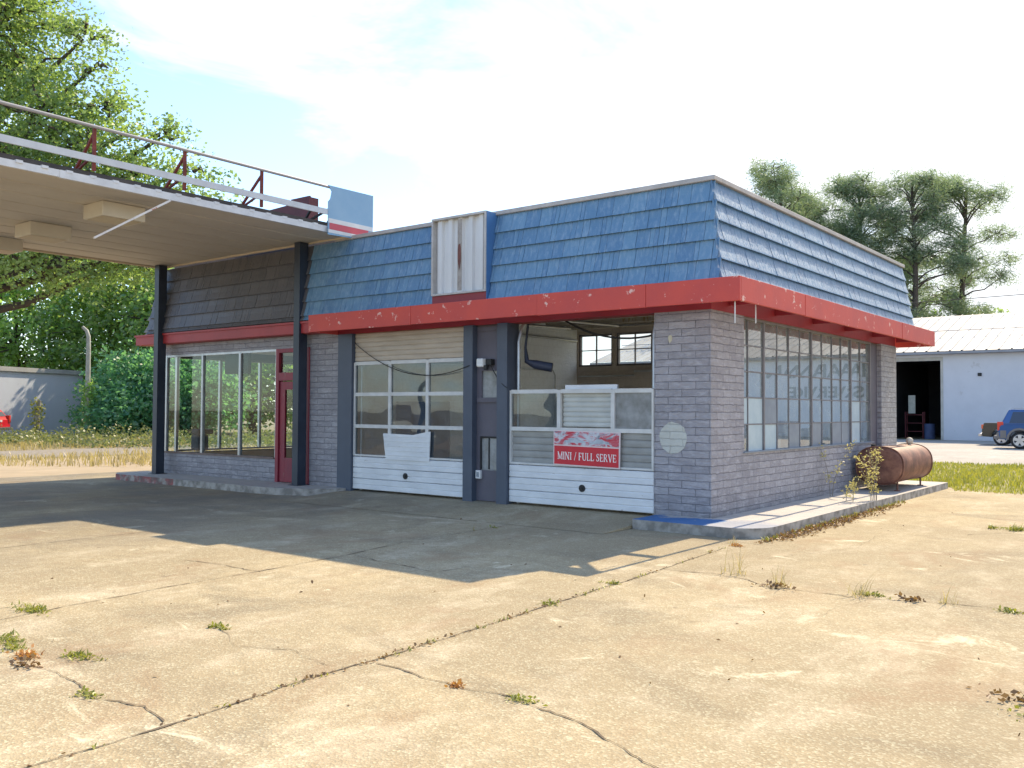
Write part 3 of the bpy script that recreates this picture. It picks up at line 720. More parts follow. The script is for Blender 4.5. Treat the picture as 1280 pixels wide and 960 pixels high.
# red banner
bn = thing('banner', 'red banner reading MINI / FULL SERVE with a grey picture above, on the garage door', 'sign', (-2.02,-.05,.75))
f = MB(); f.prism([(-2.62,.755),(-1.43,.735),(-1.42,1.275),(-2.615,1.295)], 'y', -.034, -.022); put('board', f, M('banner_white', (.72,.62,.62), (.66,.55,.56), 4, .4), bn)
f = MB(); f.prism([(-2.60,.775),(-1.45,.757),(-1.448,1.035),(-2.60,1.055)], 'y', -.038, -.034); put('red_field', f, M('banner_red', (.60,.012,.03), (.52,.01,.03), 3, .4), bn)
f = MB(); f.prism([(-2.60,1.075),(-1.447,1.055),(-1.44,1.258),(-2.598,1.277)], 'y', -.038, -.034)
def collage():
    m, nt, b = newmat('banner_picture'); b.inputs['Roughness'].default_value = .4
    v = mapped(nt, (1,1,2.2))
    a = noisef(nt, v, 3.2, 5, .6, 1.2); c2 = noisef(nt, v, 5.5, 4, .6, .8)
    col = ramp(nt, a, [(.40, (.52,.02,.05)), (.48, (.55,.16,.20)), (.54, (.50,.52,.58)), (.60, (.60,.60,.64)), (.66, (.52,.05,.08))])
    col = mix(nt, ramp(nt, c2, [(.57, 0), (.63, .85)]), col, (.16,.19,.24))
    nt.links.new(col, b.inputs['Base Color']); return m
put('picture', f, collage(), bn)
f = MB()
for (cx, cz, s, fl_) in ((-2.23,1.135,.17,1),(-1.78,1.125,.16,-1)):   # two pale car shapes in the picture
    P_ = [(-1,-.28),(-.9,.05),(-.55,.12),(-.25,.42),(.3,.42),(.6,.1),(1,.02),(1,-.28)]
    f.prism([(cx+fl_*a*s*1.1, cz+b*s*.62) for a,b in P_], 'y', -.041, -.038)
put('picture_shapes', f, M('banner_cars', (.50,.56,.62), (.30,.34,.40), 16, .4), bn)
def text(s, size, loc, rot, mat, parent, name='lettering', ext=.002, bold=0, sx=1):
    cu = D.curves.new(name, 'FONT'); cu.body = s; cu.size = size; cu.extrude = ext; cu.align_x = 'CENTER'; cu.align_y = 'CENTER'; cu.offset = bold
    o = D.objects.new(name, cu); COL.objects.link(o); dg = bpy.context.evaluated_depsgraph_get()
    me = D.meshes.new_from_object(o.evaluated_get(dg)); D.objects.remove(o)
    o = D.objects.new(name, me); COL.objects.link(o)
    me.transform(Matrix.Translation(Vector(loc)-wl(parent)) @ rot.to_4x4() @ Matrix.Diagonal((sx,1,1,1)))
    me.materials.clear(); me.materials.append(mat); o.parent = parent; WLOC[o.name] = wl(parent); return o
def serif(mb, s, x, z, h, y0, y1, slope=0, adv=1.0):
    """simple serif capitals drawn as slabs; unit cell 1 high"""
    G = {'M':(.98,[((.12,0),(.12,1),.09),((.12,1),(.49,.05),.15),((.49,.05),(.86,1),.09),((.86,0),(.86,1),.15)],[(0,.26,0),(.7,1,0),(0,.2,1),(.76,1,1)]),
         'I':(.44,[((.22,0),(.22,1),.16)],[(.05,.39,0),(.05,.39,1)]),
         'N':(.86,[((.12,0),(.12,1),.09),((.12,1),(.72,0),.16),((.72,0),(.72,1),.09)],[(0,.26,0),(.58,.86,1),(0,.16,1)]),
         '/':(.5,[((.08,-.05),(.42,1.05),.09)],[]),
         'F':(.68,[((.15,0),(.15,1),.16),((.15,.96),(.6,.96),.08),((.15,.5),(.46,.5),.08),((.6,.8),(.6,.98),.06),((.46,.4),(.46,.6),.05)],[(.02,.32,0)]),
         'U':(.84,[((.14,.25),(.14,1),.16),((.14,.27),(.24,.07),.13),((.24,.07),(.42,.02),.1),((.42,.02),(.6,.07),.09),((.6,.07),(.68,.27),.09),((.68,.25),(.68,1),.09)],[(.0,.3,1),(.55,.82,1)]),
         'L':(.68,[((.15,0),(.15,1),.16),((.15,.04),(.62,.04),.08),((.62,.02),(.62,.24),.06)],[(.02,.32,1)]),
         'S':(.62,[((.5,.72),(.5,.96),.05),((.49,.86),(.36,.97),.08),((.36,.97),(.2,.94),.08),((.2,.94),(.12,.78),.11),((.12,.78),(.18,.62),.13),((.18,.62),(.42,.45),.16),((.42,.45),(.5,.25),.14),((.5,.25),(.42,.08),.12),((.42,.08),(.24,.03),.08),((.24,.03),(.1,.14),.08),((.09,.04),(.09,.3),.05)],[]),
         'E':(.7,[((.15,0),(.15,1),.16),((.15,.96),(.6,.96),.08),((.15,.5),(.46,.5),.08),((.15,.04),(.62,.04),.08),((.6,.8),(.6,.98),.06),((.62,.02),(.62,.24),.06),((.46,.4),(.46,.6),.05)],[]),
         'R':(.78,[((.15,0),(.15,1),.16),((.15,.96),(.42,.96),.08),((.42,.96),(.56,.85),.1),((.56,.85),(.56,.65),.13),((.56,.65),(.42,.52),.1),((.15,.5),(.44,.5),.08),((.38,.5),(.68,.02),.15)],[(.02,.3,0),(.58,.78,0)]),
         'V':(.84,[((.14,1),(.44,0),.16),((.44,0),(.72,1),.09)],[(0,.28,1),(.58,.86,1)]),
         'A':(.84,[((.12,0),(.42,1),.09),((.42,1),(.72,0),.16),((.24,.34),(.6,.34),.08)],[(0,.24,0),(.58,.86,0)]),
         ' ':(.34,[],[])}
    for ch in s:
        w, st_, se = G[ch]
        for k, (a, b, t) in enumerate(st_):
            A = Vector((a[0],a[1])); B = Vector((b[0],b[1])); d = (B-A).normalized(); nn = Vector((-d.y,d.x))*t/2
            A = A-d*.02; B = B+d*.02
            q = [A+nn, A-nn, B-nn, B+nn]
            e = .00012*k
            mb.prism([(x+v.x*h*adv, z+v.y*h + slope*(v.x*h)) for v in q], 'y', y0-e, y1)
        for a, b, zz_ in se:
            mb.prism([(x+a*h*adv, z+h*(zz_*.94)), (x+b*h*adv, z+h*(zz_*.94)), (x+b*h*adv, z+h*(zz_*.94+.06)), (x+a*h*adv, z+h*(zz_*.94+.06))], 'y', y0-.0011, y1)
        x += (w+.03)*h*adv; z += slope*w*h
    return x
f = MB(); serif(f, 'MINI / FULL SERVE', -2.535, .850, .112, -.0405, -.038, slope=-.014, adv=.835)
put('lettering', f, M('banner_letter', (.82,.78,.76), (.8,.75,.74), 4, .4), bn)

# wall lamp, outlet, cables
wlmp = thing('wall_lamp', 'small white floodlight on the plum pier between the garage doors', 'lamp', (-4.05,.05,2.35))
f = MB(); f.bbox(-4.12,-3.98,-.12,.0,2.30,2.44,.02); put('lamp_head', f, WHITE, wlmp)
f = MB(); f.bbox(-3.98,-3.86,-.05,.05,2.33,2.43,.01); f.bbox(-3.99,-3.93,-.09,-.02,2.25,2.33,.01); put('lamp_bracket', f, BLACK, wlmp)
f = MB(); f.bbox(-4.215,-4.11,-.01,.05,.46,.60,.01); ob = put('outlet_box', f, WHITE, None, (-4.16,.05,.46), 'small white outlet box low on the plum pier', 'outlet box')
f = MB(); f.box(-4.19,-4.135,-.013,-.0095,.49,.57); put('outlet_cover', f, PANE_GREY, ob)
def cable(name, a, b, sag, r, label, n=14, m=BLACK, cat='cable'):
    a = Vector(a); b = Vector(b); pts = []
    for i in range(n+1):
        t = i/n; p = a.lerp(b, t); p.z -= sag*4*t*(1-t); pts.append(p)
    f = MB(); f.tube(pts, r, 5); return put(name, f, m, None, tuple(a), label, cat)
cable('cable', (-7.15,-.03,2.83), (-4.3,-.08,2.33), .35, .008, 'thin black wire sagging across the closed garage door')
cable('cable', (-3.9,-.03,2.36), (-3.5,-.08,1.95), .06, .008, 'thin black wire from the wall lamp to the pier edge')
cable('cable', (-3.3,.6,3.35), (-1.0,.3,2.72), .25, .016, 'dark cable drooping inside the open garage bay below the ceiling')
f = MB(); f.tube([(-3.40,.34,3.0),(-3.45,.34,2.62),(-3.44,.36,2.40),(-3.3,.42,2.34),(-3.06,.55,2.29)], [.02,.022,.045,.075,.075], 10)
put('exhaust_hose', f, M('hose', (.025,.035,.07), (.04,.05,.09), 6, .6), None, (-3.4,.34,2.2), 'dark navy hose hanging off the pier inside the open bay', 'hose')

# garage contents
f = MB(); f.tube([(-8.05,3,3.45),(-8.05,8.7,3.45)], .035, 8); f.tube([(-8.04,2.5,2.62),(-8.04,7.6,2.62),(-8.04,7.7,2.5),(-8.04,7.7,1.2)], .02, 6); f.tube([(-8.0,8.74,2.5),(-6.3,8.74,2.5)], .025, 6); f.box(-6.3,-4.2,8.72,8.78,2.58,2.63)
put('wall_pipe', f, ALU, st)
cab = thing('tool_cabinet', 'tall blue metal cabinet seen through the left pane of the closed garage door', 'cabinet', (-6.75,1.5,.1))
f = MB(); f.bbox(-7.3,-6.35,1.2,1.75,.1,1.75,.015); put('cabinet_body', f, M('blue_cabinet', (.03,.09,.20), (.025,.07,.16), 3, .5), cab)
f = MB(); f.box(-7.27,-6.84,1.175,1.195,.2,1.7); f.box(-6.81,-6.38,1.175,1.195,.2,1.7); cd = put('cabinet_door', f, M('blue_cabinet_door', (.035,.10,.22), (.03,.08,.18), 3, .45), cab)
f = MB(); f.box(-6.87,-6.855,1.15,1.175,.9,1.1); f.box(-6.80,-6.785,1.15,1.175,.9,1.1); put('handle', f, ALU, cd)
chest = thing('tool_chest', 'red tool chest standing inside the side window', 'tool chest', (-.9,4.1,.1))
f = MB(); f.bbox(-1.3,-.6,3.2,5.0,.1,1.42,.02); put('chest_body', f, M('red_chest', (.30,.03,.04), (.22,.03,.035), 3, .5), chest)
for z in (.3,.55,.8,1.05):
    f = MB(); f.bbox(-.6,-.585,3.28,4.92,z,z+.2,.005); d2 = put('drawer', f, D.materials['red_chest'], chest)
    f = MB(); f.tube([(-.57,3.7,z+.15),(-.57,4.5,z+.15)], .01, 6); put('handle', f, ALU, d2)
f = MB(); f.bbox(-.75,-.45,5.4,5.9,1.0,1.28,.03); f.tube([(-.6,5.65,1.28),(-.6,5.65,1.42)], .03, 8)
put('tool_box', f, BLACK, None, (-.6,5.65,1.0), 'dark toolbox with a top handle on the bench behind the side window', 'tool box')
f = MB(); f.box(-.95,-.30,5.2,7.2,.94,1.0)
for x in (-.9,-.36):
    for y in (5.25,7.15): f.box(x-.03,x+.03,y-.03,y+.03,.1,.94)
put('work_bench', f, M('bench_wood', (.32,.24,.16), (.24,.18,.12), 4), None, (-.6,6.2,.1), 'wooden work bench inside the far end of the side window', 'bench')
f = MB(); f.bbox(-.72,-.50,6.2,6.55,1.0,1.36,.01); put('cardboard_carton', f, M('pale_carton', (.62,.66,.6), (.5,.55,.5), 5), None, (-.6,6.4,1.0), 'pale carton standing on the bench behind the side window', 'carton')
f = MB()
for zc in (.21,.43): 
    bm = bmesh.new()
    pts = 24
    for i in range(pts): pass
    bm.free()
def torus(mb, c, R1, r, ax, n=24, k=8, sy=1):
    c = Vector(c); vs = []; fs = []
    for i in range(n):
        a = 2*math.pi*i/n
        for j in range(k):
            b = 2*math.pi*j/k; rad = R1+r*math.cos(b); h_ = r*sy*math.sin(b)
            if ax == 'z': vs.append(c+Vector((rad*math.cos(a),rad*math.sin(a),h_)))
            elif ax == 'y': vs.append(c+Vector((rad*math.cos(a),h_,rad*math.sin(a))))
            else: vs.append(c+Vector((h_,rad*math.cos(a),rad*math.sin(a))))
            fs.append((i*k+j, i*k+(j+1)%k, ((i+1)%n)*k+(j+1)%k, ((i+1)%n)*k+j))
    mb.add(vs, fs, True)
f = MB(); torus(f, (-5.0,1.3,.22), .24, .09, 'z'); put('spare_tyre', f, BLACK, None, (-5.0,1.3,.1), 'black tyre lying on the floor behind the closed garage door', 'tyre')
f = MB(); torus(f, (-5.02,1.28,.40), .24, .09, 'z'); put('spare_tyre', f, BLACK, None, (-5.02,1.28,.31), 'black tyre lying on top of another tyre behind the closed garage door', 'tyre')
# office contents
ch = thing('office_chair', 'dark padded office chair seen through the right office window', 'chair', (-10.2,1.5,.1))
f = MB(); f.bbox(-10.45,-9.95,1.25,1.75,.5,.6,.04); put('seat', f, DARK, ch)
f = MB(); f.bbox(-10.45,-9.95,1.72,1.82,.65,1.3,.04); put('backrest', f, DARK, ch)
f = MB(); f.tube([(-10.2,1.5,.2),(-10.2,1.5,.5)], .03, 8)
for i in range(5): f.bar((-10.2,1.5,.2),(-10.2+.28*math.cos(i*1.257),1.5+.28*math.sin(i*1.257),.13),.04,.04)
put('chair_base', f, BLACK, ch)
dk = thing('office_desk', 'dark office desk inside the storefront by the red door', 'desk', (-9.4,2.2,.1))
f = MB(); f.box(-10.0,-8.5,1.95,2.7,.8,.85); put('desk_top', f, DARK, dk)
for a,b in ((-9.98,-9.6),(-8.9,-8.52)):
    f = MB(); f.box(a,b,1.98,2.66,.1,.8); put('pedestal', f, DARK, dk)
f = MB(); f.bbox(-13.2,-12.9,.45,.75,.62,1.0,.05); f.bbox(-13.25,-12.95,.5,.9,1.0,1.12,.03)
bt = put('bundle', f, M('dark_bundle', (.04,.05,.07), (.10,.10,.11), 6), None, (-13.1,.6,.6), 'dark bundle heaped at the left end of the office window sill', 'bundle')
f = MB(); f.box(-11.0,-10.9,1.9,2.0,.1,2.95); put('interior_post', f, M('post_brown', (.12,.09,.07)), st)
f = MB(); f.box(-11.75,-10.9,.35,.42,2.35,2.93); put('office_sign_back', f, M('teal_board', (.02,.06,.065), (.03,.07,.07), 3), None, (-11.3,.4,2.35), 'dark teal board hung inside the middle office window', 'board')

# ------------------------------------------------------------------ canopy
ca = thing('fuel_canopy', 'flat cream fuel canopy on navy posts left of the garage', 'canopy', (-10.4,-.3,0))
CX0, CX1, CY0, CY1, CZ = -13.62, -7.26, -9.4, -.06, 4.84
s = MB()
n = 9; w = (CX1-CX0-.1)/n
for i in range(n):
    a = CX0+.05+i*w
    prof = [(a+.004,CZ+.012),(a+.012,CZ-.012),(a+w*.5,CZ-.024),(a+w-.05,CZ-.012),(a+w-.03,CZ+.012),(a+w-.03,CZ+.02),(a+.004,CZ+.02)]
    s.prism(prof, 'y', CY0+.05, CY1-.05)
s.box(CX0+.05,CX1-.05,CY0+.05,CY1-.05,CZ+.02,CZ+.06)
put('soffit', s, SOFFIT, ca)
s = MB()
s.box(CX0,CX1,CY1-.05,CY1,CZ-.05,CZ+.08); s.box(CX0,CX1,CY0,CY0+.05,CZ-.05,CZ+.08); s.box(CX0,CX0+.05,CY0+.05,CY1-.05,CZ-.05,CZ+.08)
put('edge_trim', s, M('canopy_trim', (.72,.60,.44), (.62,.50,.36), 3, .5), ca)
s = MB(); s.box(CX1-.05,CX1,CY0+.05,-5.45,CZ-.015,CZ+.085); s.box(CX1-.05,CX1+.012,-5.45,CY1-.05,CZ-.025,CZ+.085)
for i in range(26):
    y = CY0+.3+i*.34
    if y < CY1-.1: s.box(CX1-.06,CX1+.018,y,y+.09,CZ+.06,CZ+.10)
put('edge_flashing', s, M('white_flashing', (.70,.71,.73), (.55,.56,.58), 4, .4, spots=(.3,.2,.16), spotscale=8, spotlevel=.72), ca)
s = MB(); s.box(CX0+.05,CX1-.07,CY0+.05,CY1-.02,CZ+.06,CZ+.17); put('roof_deck', s, M('deck_black', (.03,.03,.035), (.06,.055,.055), 3, .8), ca)
for (x, y, zt) in ((-8.48,-.22,CZ-.03),(-13.28,-.30,CZ-.03),(-8.43,-8.2,CZ-.012),(-13.28,-8.2,CZ-.012)):
    s = MB(); s.box(x-.085,x+.085,y-.10,y-.085,.13 if y > -1 else 0,zt); s.box(x-.085,x+.085,y+.085,y+.10,.13 if y > -1 else 0,zt); s.box(x-.02,x+.02,y-.085,y+.085,.13 if y > -1 else 0,zt)
    s.box(x-.083,x+.083,y-.083,y+.083,.13 if y > -1 else 0,zt-.002)
    po = put('post', s, NAVY, ca)
    s = MB(); s.box(x-.14,x+.14,y-.15,y+.15,.125 if y > -1 else .0,.14 if y > -1 else .015); put('base_plate', s, NAVY, po)
# remains of the fascia frame above the canopy edge
FX = -7.25
for y in (-9.3,-7.85,-6.40,-4.97,-3.52,-2.07):
    s = MB(); zt = 5.64
    s.box(FX-.02,FX+.02,y-.022,y+.022,CZ+.17,zt)
    s.bar((FX-.02,y,zt-.10),(FX-.66,y,CZ+.18),.035,.035); s.bar((FX-.02,y,CZ+.40),(FX-.66,y,CZ+.2),.03,.03)
    put('frame_post', s, RUSTRED, ca)
s = MB(); s.bar((FX-.30,-.72,CZ+.47),(FX-.75,-.60,CZ+.2),.035,.035); s.bar((FX-.03,-.55,CZ+.42),(FX-.75,-.60,CZ+.2),.035,.035); s.bar((FX-.03,-.45,CZ+.40),(FX-.3,-.40,CZ+.16),.035,.035)
put('frame_brace', s, BLACK, ca)
s = MB(); s.tube([(FX+.03,-9.4,5.655),(FX+.03,-.6,5.635)], .027, 8); put('top_rail', s, M('rail_grey', (.30,.29,.30), (.38,.37,.37), 5, .5), ca)
s = MB(); s.bar((FX+.035,-9.4,5.175),(FX+.035,-.6,5.175),.03,.10); put('lower_rail', s, M('rail_white', (.60,.63,.66), (.5,.52,.55), 4, .45), ca)
# remaining blue fascia sheet with torn corner
s = MB(); y0, y1 = -.66, .44
s.prism([(y0,4.74),(y1,4.86),(y1,5.66),(y0+.24,5.645),(y0+.10,5.62),(y0,5.66),(y0+.02,5.50),(y0,5.38)] if False else [(y0,4.76),(y1,4.80),(y1,5.67),(y0,5.66),(y0+.08,5.56),(y0+.05,5.42),(y0+.0,5.36)], 'x', FX+.045, FX+.062)
fp = put('fascia_sheet', s, M('faded_blue_sheet', (.20,.37,.55), (.25,.42,.58), 2, .45, spots=(.5,.56,.6), spotscale=4, spotlevel=.72), ca)
s = MB(); s.box(FX+.063,FX+.066,y0+.004,y1-.004,4.98,5.06); s.box(FX+.063,FX+.066,y0+.004,y1-.004,4.80,4.86); put('white_stripe', s, WHITE, fp)
s = MB(); s.box(FX+.063,FX+.067,y0+.03,y1-.12,4.862,4.978); put('red_stripe', s, M('stripe_red', (.58,.10,.13), (.5,.09,.12), 4), fp)
# maroon sheet-metal housing on the roof behind the frame
mh = thing('roof_housing', 'maroon sheet metal housing on the roof behind the canopy rails', 'housing', (-9.7,.3,4.42))
s = MB(); s.prism([(-11.1,4.9),(-8.92,4.9),(-8.92,5.90),(-9.5,5.90),(-9.5,5.80),(-10.6,5.76),(-11.1,5.62)], 'y', .32, .36); put('housing_front', s, MAROON, mh)
s = MB(); s.prism([(-11.1,4.42),(-8.94,4.42),(-8.94,5.0),(-11.1,5.0)], 'y', .365, .56); s.box(-8.98,-8.925,.365,.56,5.0,5.88); put('housing_side', s, MAROON, mh)

# light fixtures under the canopy
def canopy_light(cx, cy, label):
    t = thing('canopy_light', label, 'light fixture', (cx,cy,CZ-.012), 'box lights under the canopy')
    f = MB()
    zt, zb = CZ-.02, CZ-.25
    f.bbox(cx-.30,cx+.30,cy-.36,cy+.36,zb,zt,.012); put('housing', f, M('fixture_cream', (.70,.64,.52), (.64,.58,.47), 3, .4) if 'fixture_cream' not in D.materials else D.materials['fixture_cream'], t)
    f = MB(); f.box(cx-.25,cx+.25,cy-.31,cy+.31,zb-.006,zb-.001); put('lens', f, M('fixture_lens', (.52,.40,.25), (.44,.33,.2), 4, .3) if 'fixture_lens' not in D.materials else D.materials['fixture_lens'], t)
    return t
l0 = canopy_light(-8.42, -4.02, 'cream box light under the canopy nearest its rusty railed edge')
for x, y, lb in ((-10.93,-3.98,'cream box light in the middle of the canopy ceiling'), (-12.9,-3.95,'cream box light cut by the left picture edge under the canopy')):
    c = copy_tree(l0); c.location = (x, y, CZ-.012); c['label'] = lb
tr = MB(); tr.bar((-7.30,-4.02,CZ-.02),(-7.75,-4.75,4.36),.05,.03)
tr = MB(); A = Vector((-7.27,-3.75,CZ-.03)); B = Vector((-7.45,-4.85,4.08))
tr.bar(A, A.lerp(B,.5), .055, .03); tr.bar(A.lerp(B,.5), B, .05, .028)
put('trim_strip', tr, M('loose_trim', (.74,.72,.70), (.62,.58,.55), 4, .4, spots=(.42,.12,.06), spotscale=2.4, spotlevel=.62), None, tuple(A), 'loose white trim strip dangling from the canopy edge', 'trim strip')

# ------------------------------------------------------------------ rusty tank
tk_ = thing('storage_tank', 'rusty oval steel tank lying on short legs beside the side wall', 'tank', (.5,7.0,.13))
s = MB(); cx, cz, rx, rz = .53, .60, .42, .345; prof = [(0,.0),(.0,.6),(.0,.88),(.03,.97),(.07,1.0)]
ringsY = [(5.93,.0),(5.93,.5),(5.935,.9),(5.95,.965),(5.99,1.0),(6.5,1.0),(7.5,1.0),(8.05,1.0),(8.10,.965),(8.12,.9),(8.12,0)]
n = 40; vs = []; fs = []
for (y, k) in ringsY:
    for i in range(n):
        a = 2*math.pi*i/n; ca_, sa_ = math.cos(a), math.sin(a)
        e = .82
        vs.append((cx+rx*k*math.copysign(abs(ca_)**e, ca_), y, cz+rz*k*math.copysign(abs(sa_)**e, sa_)))
for j in range(len(ringsY)-1):
    for i in range(n): fs.append((j*n+i, j*n+(i+1)%n, (j+1)*n+(i+1)%n, (j+1)*n+i))
s.add(vs, fs, True)
put('tank_shell', s, RUST, tk_)
for y in (5.97, 8.07):
    s = MB(); pts = []
    for i in range(n+1):
        a = 2*math.pi*i/n; ca_, sa_ = math.cos(a), math.sin(a)
        pts.append((cx+(rx+.004)*math.copysign(abs(ca_)**.82, ca_), y, cz+(rz+.004)*math.copysign(abs(sa_)**.82, sa_)))
    s.tube(pts, .014, 6, caps=False); put('seam_rib', s, RUST, tk_)
for x in (.30,.78):
    for y in (6.2,7.85):
        s = MB(); s.tube([(x,y,.42),(x,y,.13)], .018, 8); s.box(x-.05,x+.05,y-.03,y+.03,.128,.145); put('leg', s, RUST, tk_)
s = MB(); s.tube([(.40,6.05,.92),(.40,6.05,.99)], .045, 10); put('filler_cap', s, BLACK, tk_)
s = MB(); bm = bmesh.new(); bmesh.ops.create_uvsphere(bm, u_segments=14, v_segments=8, radius=.07); s.bm(bm, True, Matrix.Translation((.62,7.7,1.02))); s.tube([(.62,7.7,.93),(.62,7.7,1.0)], .03, 8); put('vent_cap', s, M('vent_cap_paint', (.66,.6,.5)), tk_)

# ------------------------------------------------------------------ metal warehouse at right rear
wh = thing('metal_warehouse', 'white metal warehouse with a pale ribbed roof and open bay door', 'building', (10,44.5,0))
WX0, WX1, WY = -30, 34, 44.5
WM = M('warehouse_wall_white', (.60,.61,.66), (.54,.55,.60), .8, .6, bmp=.1, spots=(.5,.5,.53), spotscale=1.3, spotlevel=.64)
s = MB(); s.box(-6.85,WX1,WY,WY+.2,0,4.9); s.box(WX0,-9.8,WY,WY+.2,0,4.9); s.box(-9.8,-6.85,WY,WY+.2,4.55,4.9); s.box(WX1-.2,WX1,WY+.2,WY+18,0,4.9); s.box(WX0,WX0+.2,WY+.2,WY+18,0,4.9); s.box(WX0,WX1,WY+18,WY+18.2,0,4.9)
ww = put('wall', s, WM, wh)
s = MB()
EY, EZ, RY, RZ = WY-.5, 5.05, WY+9, 7.95
nn = int((WX1-WX0+1)/.62)
def ribroof(y0,z0,y1,z1):
    prof = []
    for i in range(nn):
        a = WX0-.5+i*.62
        prof += [(a,0),(a+.5,0),(a+.53,.05),(a+.59,.05)]
    prof.append((WX0-.5+nn*.62,0))
    vs = [(p[0],y0,z0+p[1]) for p in prof]+[(p[0],y1,z1+p[1]) for p in prof]; m_ = len(prof)
    s.add(vs, [(i,i+1,m_+i+1,m_+i) for i in range(m_-1)])
ribroof(EY,EZ,RY,RZ); ribroof(RY,RZ,WY+18.7,EZ)
put('roof', s, M('warehouse_roof', (.50,.49,.47), (.38,.35,.32), .9, .55, .0, stretch=(1,.3,1)), wh, fixn=False)
s = MB(); s.box(WX0-.5,WX1+.5,EY-.06,EY-.0,EZ-.16,EZ-.02); s.bar((WX0,EY+3.6,EZ+1.45),(WX1,EY+3.6,EZ+1.45),.04,.04); put('eave_gutter', s, M('gutter_grey', (.30,.31,.34), (.24,.25,.28), 2), wh)
s = MB(); s.box(-9.8,-6.85,WY-.02,WY-.0,4.55,4.75); s.box(-6.98,-6.85,WY-.03,WY-.001,0,4.55); put('bay_door_trim', s, M('bay_trim', (.5,.48,.44)), wh)
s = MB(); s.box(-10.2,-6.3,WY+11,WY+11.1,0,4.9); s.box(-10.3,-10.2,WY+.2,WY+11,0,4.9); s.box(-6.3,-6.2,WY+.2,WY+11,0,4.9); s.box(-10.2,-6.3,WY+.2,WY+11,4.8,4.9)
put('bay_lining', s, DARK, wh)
LETT = M('warehouse_letters', (.05,.06,.07), (.07,.08,.09), 3)
text('HARMAN', 1.15, (13.4,WY-.03,4.05), Matrix.Rotation(R(90),3,'X'), LETT, wh, ext=.01, bold=.02, sx=1.2)
text('SERVICE', .95, (13.4,WY-.03,2.75), Matrix.Rotation(R(90),3,'X'), LETT, wh, ext=.01, bold=.02, sx=1.25)
s = MB(); s.bbox(-5.05,-4.85,WY-.08,WY,3.62,3.8,.02); put('vent_outlet', s, BLACK, wh)
# shop clutter inside the bay
rk = thing('parts_rack', 'red rack loaded with parts inside the dark warehouse bay', 'rack', (-9.0,WY+2.5,0))
for x in (-9.5,-8.5):
    s = MB(); s.box(x-.03,x+.03,WY+2.3,WY+2.36,0,1.6); s.box(x-.03,x+.03,WY+2.7,WY+2.76,0,1.6); put('upright', s, M('rack_red', (.16,.03,.04)) if 'rack_red' not in D.materials else D.materials['rack_red'], rk)
for z in (.4,.9,1.4):
    s = MB(); s.box(-9.5,-8.5,WY+2.3,WY+2.76,z,z+.04); put('shelf', s, D.materials['rack_red'], rk)
s = MB(); s.bbox(-9.25,-8.85,WY+2.0,WY+2.05,1.5,2.6,.01); nb = put('notice_board', s, M('notice', (.55,.56,.5), (.4,.42,.38), 6), None, (-9.05,WY+2.0,1.5), 'pale notice board standing inside the dark warehouse bay', 'board')
s = MB(); s.tube([(-8.0,WY+1.8,0),(-8.0,WY+1.8,.9)], .3, 16); torus(s, (-8.0,WY+1.8,.45), .3, .015, 'z'); put('steel_drum', s, M('drum_blue', (.06,.09,.2)), None, (-8,WY+1.8,0), 'blue steel drum in the warehouse bay', 'drum')

YAW = R(37.904); FH = Vector((-math.sin(YAW), math.cos(YAW), 0)); RH = Vector((math.cos(YAW), math.sin(YAW), 0)); CAM = Vector((5.469,-11.471,1.6))
def at(lat, dep, z): # world point from metres right of / ahead of the viewpoint (used to lay out the planting)
    p = CAM + RH*lat + FH*dep; return (p.x, p.y, z)

# ------------------------------------------------------------------ vehicles
def wheel(par, x, y, r, w, out, rimmat):
    s = MB(); torus(s, (x,y,r), r*.80, r*.2, 'y', 28, 10, w/(r*.4)); t = put('wheel', s, BLACK, par)
    s = MB()
    yy = y + out*w*.42
    for k in range(5):
        a = 2*math.pi*k/5+.3
        c_, s_ = math.cos(a), math.sin(a); p_, q_ = -s_*.06*r/.36, c_*.06*r/.36
        A = [(x+p_*.8, r+q_*.8),(x-p_*.8, r-q_*.8),(x+c_*r*.68-p_*1.3, r+s_*r*.68-q_*1.3),(x+c_*r*.68+p_*1.3, r+s_*r*.68+q_*1.3)]
        s.prism(A, 'y', yy-.02, yy+.012+.0003*k)
    torus(s, (x,yy,r), r*.66, r*.055, 'y', 24, 6)
    bm = bmesh.new(); bmesh.ops.create_cone(bm, cap_ends=True, segments=14, radius1=r*.17, radius2=r*.14, depth=.05)
    s.bm(bm, False, Matrix.Translation((x,yy,r)) @ Matrix.Rotation(R(90),4,'X'))
    put('rim', s, rimmat, t)
    s = MB(); bm = bmesh.new(); bmesh.ops.create_cone(bm, cap_ends=True, segments=20, radius1=r*.66, radius2=r*.66, depth=.04)
    s.bm(bm, False, Matrix.Translation((x,y+out*w*.25,r)) @ Matrix.Rotation(R(90),4,'X')); put('brake_disc', s, DARK, t)
def arch(xc, r, z0, n=9):
    return [(xc+r*math.cos(math.pi*(1-i/(n-1))), z0+r*math.sin(math.pi*(1-i/(n-1)))*1.0) for i in range(n)]
